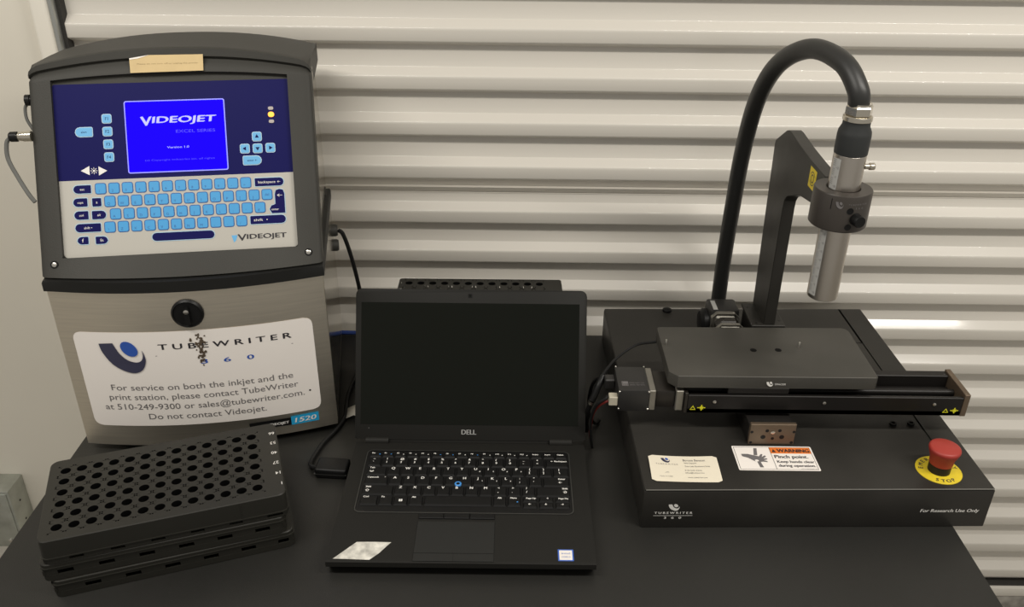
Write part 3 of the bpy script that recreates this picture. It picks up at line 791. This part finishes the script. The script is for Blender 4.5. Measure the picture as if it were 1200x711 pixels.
MB().lathe([(.0011,0),(.0011,.0008)],0,10,Matrix.Translation((.0185,.0165,0))).build('lid_indicator','lapedge',lo)

# power adapter, cables, tag
ad=empty('power_adapter',(-.2570,1.005,T),math.radians(-4),'small black power adapter lying on the table left of the laptop','power adapter')
MB().box(-.024,.023,-.015,.016,0,.0165,bev=.004,seg=3).build('housing','blackp',ad)
MB().box(-.0242,.0232,-.0153,.0162,.0076,.0084).build('seam_line','lapedge',ad)
tag(MB().tube([plocal(PW+.010,.288,.212),plocal(PW+.018,.285,.205),plocal(PW+.028,.285,.165),plocal(PW+.038,.285,.10),plocal(PW+.043,.285,.03),plocal(PW+.045,.27,.006)],.0037,n=8).build('power_cable','cable'),
    'black cable hanging down from the printer side behind the laptop','cable')
tag(MB().tube([(-.262,1.30,T+.004),(-.268,1.20,T+.004),(-.263,1.14,T+.004),(-.270,1.105,T+.004),(-.2834,1.0722,T+.004),(-.2900,1.045,T+.004),(-.2935,1.022,T+.0045),(-.289,1.010,T+.007),(-.281,1.006,T+.008)],.0034,n=8).build('adapter_cable','cable'),
    'black cable curving from behind the printer corner into the power adapter','cable')
tg=MB(); Pt=[(-.262,1.158,.006),(-.250,1.160,.011),(-.238,1.150,.012),(-.228,1.135,.010)]
for i,(x,y,z) in enumerate(Pt): tg.add([(x,y,T+z),(x+.002,y-.026,T+z-.001)],[])
tg.f=[(0,1,3,2),(2,3,5,4),(4,5,7,6)]; tg.m=[0,0,0]
tg.map(lambda v:v); 
tgo=tg.build('cable_tag','paper',None,smooth=60); tag(tgo,'small curled paper cable tag between printer and laptop','tag')
md=tgo.modifiers.new('thickness','SOLIDIFY'); md.thickness=.0004
tag(MB().tube([(-.40,1.399,T+.0045),(-.34,1.400,T+.0045),(-.30,1.3985,T+.0045),(-.24,1.3985,T+.0045)],.004,n=8).build('network_cable','bluet'),
    'blue cable lying along the back edge of the table','cable')
for (x,y) in ((-.2920,.9390),(-.233,.9440),(-.3033,1.0104)):
    pass

# ================================================================== PRINT STATION
S0=Vector((.1766,.898,T)); sy=math.radians(1.2)
ps=empty('print_station',S0,0.0,'black tube print station with moving tray, front rail and red stop button','print station')
R12=Matrix.Rotation(sy,4,'Z')
SW,SD,SH=.467,.494,.065
bb=MB(); bb.box(0,SW,0,SD,.0,.063,bev=.0016,seg=2,X=R12)
bb.box(.006,.10,.006,.10,-.0,.002,X=R12)
bb.build('base_box','anod',ps)
xs,gp_=.4250,.0028
def plate(x0,x1,y0,y1,nm,lab=None):
    return MB().box(x0,x1,y0,y1,.0628,.065,X=R12).build(nm,'anod',ps)
plate(xs+gp_,SW-.0012,.0012,SD-.0012,'top_plate')
plate(.0012,xs+gp_,.3760,SD-.0012,'top_plate')
plate(.0012,xs,.0012,.3730,'access_panel')
plate(.0012,.370,.3728,.3762,'seam_cover'); plate(xs-.0002,xs+gp_+.0002,.3760,SD-.0012,'seam_cover'); plate(xs-.0002,xs+gp_+.0002,.0012,.075,'seam_cover')
MB().tube([R12@Vector(p) for p in ((.0025,.0006,.0647),(.2,.0006,.0647),(SW-.0025,.0006,.0647))],.0009,n=8,steps=2).build('front_edge_highlight','edgeglint',ps)  # thin pale strip standing in for the base's edge highlight
# printed marks on the front face
pm=MB(); FX=R12 @ FRONT(0,-.0003,0)
logo(pm,.0345,.0300,.0150,.0115,0,0,0,FX)
pm.text('T U B E W R I T E R',.0165,.0672,.0245,.0035,0,0,FX,bold=.0004); pm.flat([(.0155,.0212),(.0680,.0212),(.0680,.0218),(.0155,.0218)],0,0,FX); pm.text('3   6   0',.0300,.0530,.0160,.0035,0,0,FX,bold=.0004)
pm.build('front_logo','whitep',ps,smooth=0)
pm=MB(); pm.text('For Research Use Only',.3740,.4530,.0262,.0052,0,0,FX,italic=.12,bold=.0003); pm.build('front_print','whitep',ps,smooth=0)
def wl(x,y,z=0): return (x-S0.x,y-S0.y,z)      # world xy -> station frame
# warning label
wx,wy,wz=wl(.3110,.9410,.0652)
wn=MB(); Wd,Hd=.1112,.0530
wn.prism(rrect(0,Wd,0,Hd,.002),0,.0002,0)
def fr_(x0,x1,y0,y1,t,z,mi):
    for q in ((x0,x1,y0,y0+t),(x0,x1,y1-t,y1),(x0,x0+t,y0,y1),(x1-t,x1,y0,y1)): wn.flat([(q[0],q[2]),(q[1],q[2]),(q[1],q[3]),(q[0],q[3])],z,mi)
fr_(.0022,Wd-.0022,.0022,Hd-.0022,.0006,.0003,1)
wn.flat([(.0520,.0370),(Wd-.0028,.0370),(Wd-.0028,Hd-.0028),(.0520,Hd-.0028)],.0003,2)
wn.flat([(.0516,.0022),(.0522,.0022),(.0522,Hd-.0022),(.0516,Hd-.0022)],.0004,1)
wn.flat([(.0540,.0395),(.0600,.0395),(.0570,.0465)],.0005,1); wn.text('WARNING',.0615,Wd-.0050,.0395,.0070,1,.0005,bold=.0008)
wn.text('Pinch point.',.0550,.1010,.0265,.0068,1,.0004,bold=.0007); wn.text('Keep hands clear',.0560,.1070,.0165,.0052,1,.0004,bold=.0005); wn.text('during operation.',.0560,.1065,.0080,.0052,1,.0004,bold=.0005); wn.text('www.safetylabel.com',.085,.108,.0034,.0014,1,.0004)
# pictogram: hand caught between two bars
wn.flat([(.0270,.0325),(.0320,.0325),(.0345,.0480),(.0300,.0480)],.0004,3); wn.flat([(.0300,.0062),(.0350,.0062),(.0330,.0190),(.0285,.0190)],.0004,3)
hand=[(.0100,.0350),(.0105,.0300),(.0180,.0265),(.0260,.0190),(.0320,.0175),(.0370,.0185),(.0430,.0175),(.0425,.0200),(.0380,.0215),(.0440,.0235),(.0432,.0260),(.0385,.0250),(.0435,.0300),(.0420,.0322),(.0370,.0285),(.0395,.0345),(.0375,.0352),(.0335,.0300),(.0260,.0325),(.0190,.0350)]
wn.flat(hand,.0005,3); wn.flat([(.0285+.0028*math.cos(i*PI/6),.0205+.0022*math.sin(i*PI/6)) for i in range(12)],.0006,0)
wn.build('warning_label',['label','printed','orange','greyprint'],ps,smooth=0,loc=(wx,wy,wz))['label']='white and orange pinch point warning label'
# emergency stop
ex,ey,_=wl(.583,.9457)
es=empty('emergency_stop',(ex,ey,.065)); es.parent=ps; es['label']='red stop button on a yellow disc'
d_=MB(); d_.lathe([(.0298,0),(.0298,.0008),(.0290,.0012)],0,48)
def arc_text(mb,s,r,a0,a1,h,mi,z,flip=False):
    n_=len(s)
    for i,ch in enumerate(s):
        a=a0+(a1-a0)*(i/(n_-1)); v_,f_=text_mesh(ch); xm=(max(v.x for v in v_)+min(v.x for v in v_))/2; k=h/.69
        rot=a-PI/2 if not flip else a+PI/2
        X=Matrix.Translation((r*math.cos(a),r*math.sin(a),z)) @ Matrix.Rotation(rot,4,'Z') @ Matrix.Scale(k,4) @ Matrix.Translation((-xm,-.35,0))
        mb.add(v_,f_,mi,X); mb.add(v_,f_,mi,Matrix.Translation((.0005,.0002,.00004)) @ X)
arc_text(d_,'EMERGENCY',.0235,math.radians(170),math.radians(10),.0058,1,.0014); arc_text(d_,'STOP',.0235,math.radians(243),math.radians(297),.0060,1,.0014,True)
d_.build('stop_plate',['yellow','printed'],es,smooth=30)
MB().lathe([(.0145,.0012),(.0145,.0130),(.0130,.0130)],0,32).build('stop_collar','gasket',es)
MB().lathe([(.0130,.0130),(.0150,.0136),(.0158,.0230),(.0195,.0330),(.0205,.0365),(.0200,.0390),(.0175,.0405),(.0,.0412)],0,40,cap=False).build('stop_button','red',es,smooth=50)
# two black screws near the rail end
for (x,y) in ((.5600,1.0500),(.5868,1.0510)):
    a_,b_,_=wl(x,y); m_=MB(); m_.lathe([(.0052,0),(.0052,.003),(.0030,.0030),(.0030,.001),(0.0,.001)],0,18,Matrix.Translation((a_,b_,.065)),cap=False); m_.build('socket_screw','blackp',ps)
for (x,y) in ((.20,1.385),):
    pass
a_,b_,_=wl(.2790,1.385); MB().lathe([(.008,0),(.008,.004),(.005,.006)],0,18,Matrix.Translation((a_,b_,.065))).build('rear_knob','blackp',ps)
# Y slide under the X rail
yx0,yx1=.3356-S0.x,.3996-S0.x; yb=.998-S0.y
MB().box(yx0-.001,yx1-.002,yb+.006,1.232-S0.y,.0655,.0960,bev=.001).build('cross_slide','anod2',ps)
bl=MB(); bl.box(yx0,yx1,yb,yb+.006,.0655,.1000,0,.0006,1)
FXB=FRONT(0,yb-.0002,0)
for (x,z,r_) in ((.3383,.0870,.0017),(.3595,.0893,.0020),(.3770,.0898,.0020),(.3971,.0878,.0017),(.3549,.0786,.0027),(.3685,.0762,.0018),(.3812,.0788,.0027),(.3388,.0690,.0016),(.3961,.0695,.0018)):
    r_*=1.3; bl.flat([(x-S0.x+r_*math.cos(i*PI/6),z+r_*math.sin(i*PI/6)) for i in range(12)],0,1,FXB)
bl.lathe([(.0030,0),(.0030,.001),(.002,.0014)],2,14,FRONT(.3676-S0.x,yb,.0868))
bl.build('slide_end_plate',['bronze','blackp','chrome'],ps)['label']='bronze drilled end plate'
# X rail (front), an open channel
rl=empty('linear_rail',(.2445-S0.x,1.0232-S0.y,.1005)); rl.parent=ps; rl['label']='long black linear rail with bronze end cap'
RLn=.4000; rh=.0345; rd=.067
q=MB(); q.box(.0045,RLn-.008,0,rd,0,.008,0,.0006,1); q.box(.0045,RLn-.008,0,.0055,.0,.0300,0,.0008,1); q.box(.0045,RLn-.008,rd-.014,rd,.0,.0325,0,.0008,1); q.box(.0045,RLn-.008,.012,.018,.008,.016,0,.0006,1); q.box(.0045,RLn-.008,.044,.050,.008,.016,0,.0006,1)
q.build('rail_channel','anod2',rl)
q=MB(); q.lathe([(.005,0),(.005,RLn-.013)],0,16,frame((.0045,.031,.019),(0,1,0),(0,0,1),(1,0,0))); q.build('lead_screw','anod2',rl)
MB().box(RLn-.0080,RLn,-.0005,rd+.0005,-.0005,rh+.001,0,.0006,1).build('rail_end_cap','bronze',rl)
MB().box(0,.0045,0,rd,0,rh-.001,0,.0005,1).build('rail_end_plate','lam',rl)
for x in (.0425,.1970,.3520): 
    MB().lathe([(.0024,0),(.0024,.0010),(.0016,.0014)],0,14,FRONT(x,0,.0195)).build('rail_screw','screw',rl)
for x in (.270,.318,.362):
    MB().lathe([(.0035,0),(.0035,.004)],0,14,Matrix.Translation((x,.024,.008))).build('mounting_bolt','blackp',rl)
def bolt_sign(x0):
    y_=MB(); X=FRONT(x0,-.0003,.0)
    for t in (0,):
        a=[(0,.0055),(.0085,.0055),(.00425,.0130)]; b=[(.0016,.0066),(.0069,.0066),(.00425,.0108)]
        y_.add([(p[0],p[1],0) for p in a+b],[(0,1,4,3),(1,2,5,4),(2,0,3,5)],0,X)
    y_.flat([(.0106,.0085),(.0220,.0085),(.0220,.0100),(.0106,.0100)],0,0,X); y_.flat([(.0156,.0048),(.0174,.0048),(.0174,.0140),(.0156,.0140)],.0001,0,X)
    y_.flat([(.0138,.0068),(.0165,.0080),(.0192,.0068),(.0182,.0093),(.0192,.0118),(.0165,.0106),(.0138,.0118),(.0148,.0093)],.0002,0,X)
    y_.build('pinch_sign','yprint',rl,smooth=0)
bolt_sign(.0085); bolt_sign(.3660)
# carriage and tray
MB().box(.3045-S0.x,.3900-S0.x,1.0265-S0.y,1.088-S0.y,.1315,.1415,0,.0006,1).build('carriage','anod2',ps)
tr=MB()
tp_=[(.2215,.1.real if False else 1.0375),] if False else None
poly=[(.2325,1.0262),(.5085,1.0272),(.5118,1.0305),(.5122,1.1570),(.5095,1.1625),(.5040,1.1660),(.2245,1.1632),(.2213,1.1600),(.2212,1.0385)]
tr.prism([(x-S0.x,y-S0.y) for x,y in poly],.1412,.160,bev=.0008)
tro=tr.build('tray','tray',ps,smooth=25)
MB().tube([(.2330-S0.x,1.0266-S0.y,.1597),(.37-S0.x,1.0271-S0.y,.1597),(.5083-S0.x,1.0276-S0.y,.1597)],.0007,n=8,steps=2).build('tray_edge_highlight','edgeglint',tro)  # edge highlight of the tray, painted as a pale strip
for (x,y) in ((.3535,1.098),(.3900,1.099)):
    m_=MB(); m_.lathe([(.0048,0),(.0048,.0003)],0,16,Matrix.Translation((x-S0.x,y-S0.y,.160))); m_.build('tray_hole','rackhole',tro)
for (x,y) in ((.2275,1.1105),(.4225,1.107)):
    m_=MB(); m_.lathe([(.0014,0),(.0014,.0085),(.0009,.0092)],0,10,Matrix.Translation((x-S0.x,y-S0.y,.160))); m_.build('locating_pin','screw',tro)
lg=MB(); TX=FRONT(0,1.0262-S0.y-.0007,0); logo(lg,.3560-S0.x,.1450,.0095,.0082,0,0,0,TX); lg.text('SPACER',.3680-S0.x,.3835-S0.x,.1475,.0030,0,0,TX); lg.build('tray_logo','whitep',tro,smooth=0)
# X motor on the left end of the rail
mo=empty('rail_motor',(.1515-S0.x,1.0270-S0.y,.0995)); mo.parent=ps
MB().box(0,.0435,0,.062,0,.0352,0,.0012,2).build('motor_cap','moto',mo)
MB().box(.0437,.0530,.001,.061,.0012,.0345,0,.0010,1).build('motor_flange','flange',mo)
MB().box(.0530,.0815,.004,.058,.004,.0325,0,.0030,2).build('motor_body','lam',mo)
MB().box(.0815,.0925,.001,.061,.0012,.0345,0,.0010,1).build('motor_flange','flange',mo)
for x in (.0012,.0425):
    for (y,z) in ((-.0006,.0035),(-.0006,.0325),(.0600,.0352)):
        MB().lathe([(.0013,0),(.0013,.0018),(.0006,.0024)],0,10,Matrix.Translation((x,y,z))).build('motor_screw','screw',mo)
ml=MB(); ml.flat([(.0060,.0120),(.0150,.0120),(.0150,.0230),(.0060,.0230)],.0354,0); 
for k in range(2): ml.text('MODEL 42BYG STEP' if k==0 else 'SERIAL NO 0918',.0165,.0380,.0180-.0050*k,.0026,0,.0354)
for k in range(9): ml.flat([(.0068+.0022*(k%4),.0130+.0028*(k//4)),(.0078+.0022*(k%4),.0130+.0028*(k//4)),(.0078+.0022*(k%4),.0148+.0028*(k//4)),(.0068+.0022*(k%4),.0148+.0028*(k//4))],.0355,1)
ml.build('motor_print',['greyprint','moto'],mo,smooth=0)
MB().box(-.0125,0,.001,.014,.008,.0225,0,.001,1).build('motor_plug','beige',mo)
MB().box(-.0150,0,.040,.056,.010,.026,0,.0015,1).build('motor_socket','moto',mo)
# Y motor at the back
mo2=empty('slide_motor',(.3275-S0.x,1.2330-S0.y,.0665)); mo2.parent=ps
MB().box(.003,.0525,.048,.092,0,.0585,0,.0050,2).build('motor_cap','moto',mo2)
MB().box(.0045,.0510,.040,.0478,.001,.0565,0,.0085,1).build('motor_flange','flange',mo2)
MB().box(.0075,.0480,.011,.040,.004,.0545,0,.0085,1).build('motor_body','lam',mo2)
MB().box(.0045,.0510,.001,.011,.001,.0565,0,.0085,1).build('motor_flange','flange',mo2)
MB().lathe([(.023,0),(.023,.008),(.018,.013),(.010,.014)],0,24,frame((.0035,.066,.027),(0,1,0),(0,0,1),(-1,0,0))).build('encoder_cap','blackp',mo2)
m_=MB(); m_.flat([(.0085,.050),(.0160,.050),(.0160,.082),(.0085,.082)],.0588,0); m_.build('motor_label','scale',mo2,smooth=0)
# post with arm
rx0,rx1=.3850-S0.x,.4385-S0.x
MB().box(rx0+.003,rx1-.004,1.228-S0.y,1.295-S0.y,.0655,.1255,0,.001,1).build('post_riser','anod2',ps)
MB().box(rx0,rx1,1.2235-S0.y,1.2985-S0.y,.1255,.1298,0,.0006,1).build('post_foot','anod',ps)
for (x,y) in ((.392,1.285),(.394,1.232),(.4325,1.240)):
    MB().lathe([(.0017,0),(.0017,.0004)],0,10,Matrix.Translation((x-S0.x,y-S0.y,.1298))).build('foot_bolt','blackp',ps)
post=MB()
# profile in (y, z): an upright with a forward arm, chamfered at the top rear
Pp=[(1.2280,.1298),(1.2300,.330),(1.2285,.3420),(1.2215,.3510),(1.2120,.3560),(1.1700,.3740),(1.1200,.3830),(1.0835,.3850),(1.0835,.4335),(1.1400,.4345),(1.1900,.4365),(1.2480,.4410),(1.2600,.4405),(1.2700,.4370),(1.3160,.4080),(1.3180,.4000),(1.3000,.1298)]
post.prism([(y-S0.y,z) for y,z in Pp],.4045-S0.x,.4225-S0.x,X=frame((0,0,0),(0,1,0),(0,0,1),(1,0,0)))
bm=bmesh.new(); vv=[bm.verts.new(v) for v in post.v]
post_o=post.build('arm_post','anod',ps,smooth=25); bm.free()
bvm=post_o.modifiers.new('edge','BEVEL'); bvm.width=.0010; bvm.segments=2; bvm.limit_method='ANGLE'; bvm.angle_limit=math.radians(50)
yl=MB(); XL=frame((.4043-S0.x,0,0),(0,-1,0),(0,0,1),(-1,0,0))
yc=-(1.1270-S0.y)
yl.flat([(yc-.0165,.4010),(yc+.0115,.4010),(yc+.0165,.4250),(yc-.0115,.4300)] if False else [(yc-.014,.4000),(yc+.014,.4000),(yc+.014,.4285),(yc-.014,.4285)],0,0,XL)
for (r0,r1,a0,a1) in ((.0045,.0062,0,2*PI),(.0085,.0098,.5,2.6),(.0085,.0098,3.6,5.8)):
    n_=18; vs=[(yc+r*math.cos(a0+(a1-a0)*i/n_),.4143+r*math.sin(a0+(a1-a0)*i/n_),.0002) for i in range(n_+1) for r in (r0,r1)]
    yl.add(vs,[(2*i,2*i+1,2*i+3,2*i+2) for i in range(n_)],1,XL)
yl.build('yellow_arm_label',['yellow','printed'],ps,smooth=0)
# clamp collar
cxw,cyw=.4180,1.0500
cl_=empty('clamp_collar',(cxw-S0.x,cyw-S0.y,.384)); cl_.parent=ps
c_=MB(); c_.lathe([(.0205,.001),(.0347,0),(.0360,.0015),(.0360,.0470),(.0350,.0485),(.0212,.0485),(.0205,.0475),(.0205,.001)],0,56,cap=False); 
c_.build('ring','collar',cl_,smooth=35)
def oncyl(r): 
    def f(v): a=v.x/r; return Vector(((r+v.z)*math.sin(a), -(r+v.z)*math.cos(a), v.y))
    return f
c2=MB(); logo(c2,-.0190,.0325,.0095,.0090,.0003,0,0); c2.text('T U B E W R I T E R',-.0035,.0215,.0375,.0022,1,.0003); c2.text('3  6  0',.0060,.0160,.0325,.0022,1,.0003)
for (x,z,r_) in ((.0000,.0300,.0042),(.0008,.0085,.0042)): c2.flat([(x+r_*math.cos(i*PI/8),z+r_*math.sin(i*PI/8)) for i in range(16)],.0003,2)
c2.flat([(-.0245,.030),(-.0237,.030),(-.0237,.044),(-.0245,.044)],.0003,2)
c2.map(oncyl(.0361)); c2.build('collar_print',['greyprint','greyprint','blackp'],cl_,smooth=0)
a_=.0085/.0361
MB().lathe([(.0055,-.004),(.0078,.0),(.0078,.010),(.0070,.0115)],0,24,frame((.0361*math.sin(a_),-.0361*math.cos(a_),.0195),(math.cos(a_),math.sin(a_),0),(0,0,1),(math.sin(a_),-math.cos(a_),0))).build('clamp_knob','blackp',cl_)
# cables at the station's left
tag(MB().tube([(.2185,1.139,T+.148),(.189,1.145,T+.138),(.158,1.120,T+.130),(.138,1.092,T+.123),(.130,1.078,T+.118)],.0021,n=8,steps=8).build('sensor_cable','cable'),'thin black cable arching from the tray edge down past the left motor','cable')
sr=MB(); sr.tube([(.1345,1.0850,T+.121),(.1285,1.074,T+.112),(.1225,1.068,T+.098),(.1190,1.066,T+.090)],.0052,0,12); sr.tube([(.1190,1.066,T+.090),(.1172,1.067,T+.084)],.0048,1,12); sr.tube([(.1172,1.067,T+.084),(.1140,1.071,T+.066),(.1140,1.082,T+.040),(.1170,1.098,T+.012)],.0040,0,10)
tag(sr.build('cable_strain_relief',['blackp','chrome']),'thick black cable sleeve with metal ferrule hanging beside the laptop','cable')
for k,(dz,mm,lab) in enumerate(((.000,'redw','dark red wire running from the beige motor plug'),(.006,'cable','black wire above the dark red one at the motor plug'))):
    tag(MB().tube([(.1385,1.034+.004*k,T+.112+dz),(.134,1.034-.001*k,T+.110+dz),(.1240-.002*k,1.040-.004*k,T+.096+dz),(.1190-.002*k,1.052-.006*k,T+.070),(.1190,1.060-.008*k,T+.035),(.1240,1.074-.008*k,T+.004)],.0022,n=7).build('motor_wire',mm),lab,'wire')
tag(MB().tube([(.1370,1.080,T+.117),(.1290,1.092,T+.112),(.1230,1.108,T+.090),(.1200,1.116,T+.060),(.1215,1.122,T+.030),(.1290,1.126,T+.008),(.1360,1.128,T+.004),(.140,1.136,T+.0035)],.0026,n=8).build('motor_cable','cable'),'black cable looping from the motor socket down to the table','cable')
# business card lying on the station
bc=empty('business_card',(.2368,.9415,T+.0653),math.radians(-1.0),'cream business card lying on the left front of the print station','business card')
k_=MB(); n=10
pc=rrect(-.0470,.0470,-.0265,.0275,.0035,3)
k_.flat(pc,.0,0)
bend=lambda v: Vector((v.x, v.y, v.z+.0002+.0022*(abs(v.x)/.047)**2*(1 if v.y>0 else .4)))
cols=[-.047+.094*i/16 for i in range(17)]
k_=MB(); vs=[]
for c in cols:
    e=min(c+.047,.047-c); r=.0035; z_=0 if e>=r else r-math.sqrt(max(0,r*r-(r-e)**2))
    vs+=[(c,-.0265+z_,0),(c,.0005,0),(c,.0275-z_,0)]
k_.add(vs,[(3*i+j,3*i+3+j,3*i+4+j,3*i+1+j) for i in range(16) for j in (0,1)])
k_.map(bend); ko=k_.build('card','card',bc,smooth=60)
p_=MB(); logo(p_,-.0300,.0125,.0120,.0100,0,0,1); p_.text('T U B E W R I T E R',-.0380,-.0080,.0080,.0024,2,0)
p_.text('Bonnie Benson',.0000,.0300,.0165,.0044,2,0); p_.text('Sales Support',.0010,.0180,.0115,.0026,2,0); p_.text('Two Labs Boulevard Suite',.0010,.0350,.0045,.0026,2,0); p_.text('510-249-9300 office line',.0000,.0400,-.0040,.0026,2,0); p_.text('sales@tubewriter.com',.0000,.0330,-.0090,.0026,2,0); p_.text('www.tubewriter.com',.0020,.0280,-.0185,.0026,2,0)
p_.text('TubeWriter',-.0390,-.0250,-.0040,.0024,2,0); p_.text('360 Labels',-.0385,-.0220,-.0085,.0024,2,0); p_.text('Made in USA',-.0360,-.0180,-.0170,.0022,2,0)
p_.map(lambda v: bend(v)+Vector((0,0,.0003))); p_.build('card_print',['labnavy','labblue','greyprint'],bc,smooth=0)

# ================================================================== PRINT HEAD with hose
ph=empty('print_head',(cxw,cyw,T+.277),0,'steel print head held upright in the clamp collar, with black hose','print head')
b_=MB(); b_.lathe([(.0,.0),(.0185,0),(.0198,.0012),(.0198,.2000),(.0190,.2010)],0,48,cap=False); b_.build('barrel','bore',ph,smooth=35)
for (z0,z1) in ((.006,.106),(.156,.196)):
    s_=MB(); vs=[]; N=6
    for i in range(N+1):
        x=-.0290+.0125*i/N; vs+=[(x,z0,.0002),(x,z1,.0002)]
    s_.add(vs,[(2*i,2*i+2,2*i+3,2*i+1) for i in range(N)],0)
    z=z0+.004; k=0
    while z<z1-.002:
        L_t=.0050 if k%5 else .0080
        s_.add([(-.0285,z,.0004),(-.0285+L_t,z,.0004),(-.0285+L_t,z+.0007,.0004),(-.0285,z+.0007,.0004)],[(0,1,2,3)],1); 
        if k%5==0: s_.text(str(k//5),-.0198,None,z-.001,.0030,1,.0004)
        z+=.0024; k+=1
    s_.map(oncyl(.0198)); s_.build('measuring_scale',['scale','greyprint'],ph,smooth=40)
MB().lathe([(.0034,0),(.0034,.006),(.0046,.0062),(.0046,.0115),(.0040,.0125)],0,20,frame((.0195,-.003,.184),(0,1,0),(0,0,1),(1,0,0))).build('side_pin','chrome',ph)
MB().lathe([(.0200,.2005),(.0203,.203),(.0203,.224),(.0197,.229),(.0165,.236),(.0165,.2415)],0,40).build('rubber_boot','bootm',ph,smooth=35)
n_=MB(); n_.lathe([(.0165,.2415),(.0175,.2425),(.0175,.2475),(.0165,.2485)],0,36); n_.lathe([(.0150,.2485),(.0166,.2500),(.0166,.2590),(.0150,.2610)],0,6); n_.lathe([(.0138,.2610),(.0138,.2635)],0,24)
n_.build('hose_gland','chrome',ph,smooth=30)
O=Vector((cxw,cyw,T+.277))
hp=[(.4165,1.0500,1.285),(.4130,1.053,1.3048),(.4005,1.085,1.3300),(.3792,1.145,1.3332),(.3605,1.21,1.2993),(.3533,1.265,1.2359),(.3562,1.315,1.1419),(.3613,1.35,1.0278),(.3643,1.37,.9246),(.3673,1.38,.844),(.3675,1.381,T+.0655)]
MB().tube([Vector(p)-O for p in hp],.0128,n=20,steps=8).build('hose','hose',ph,smooth=60)
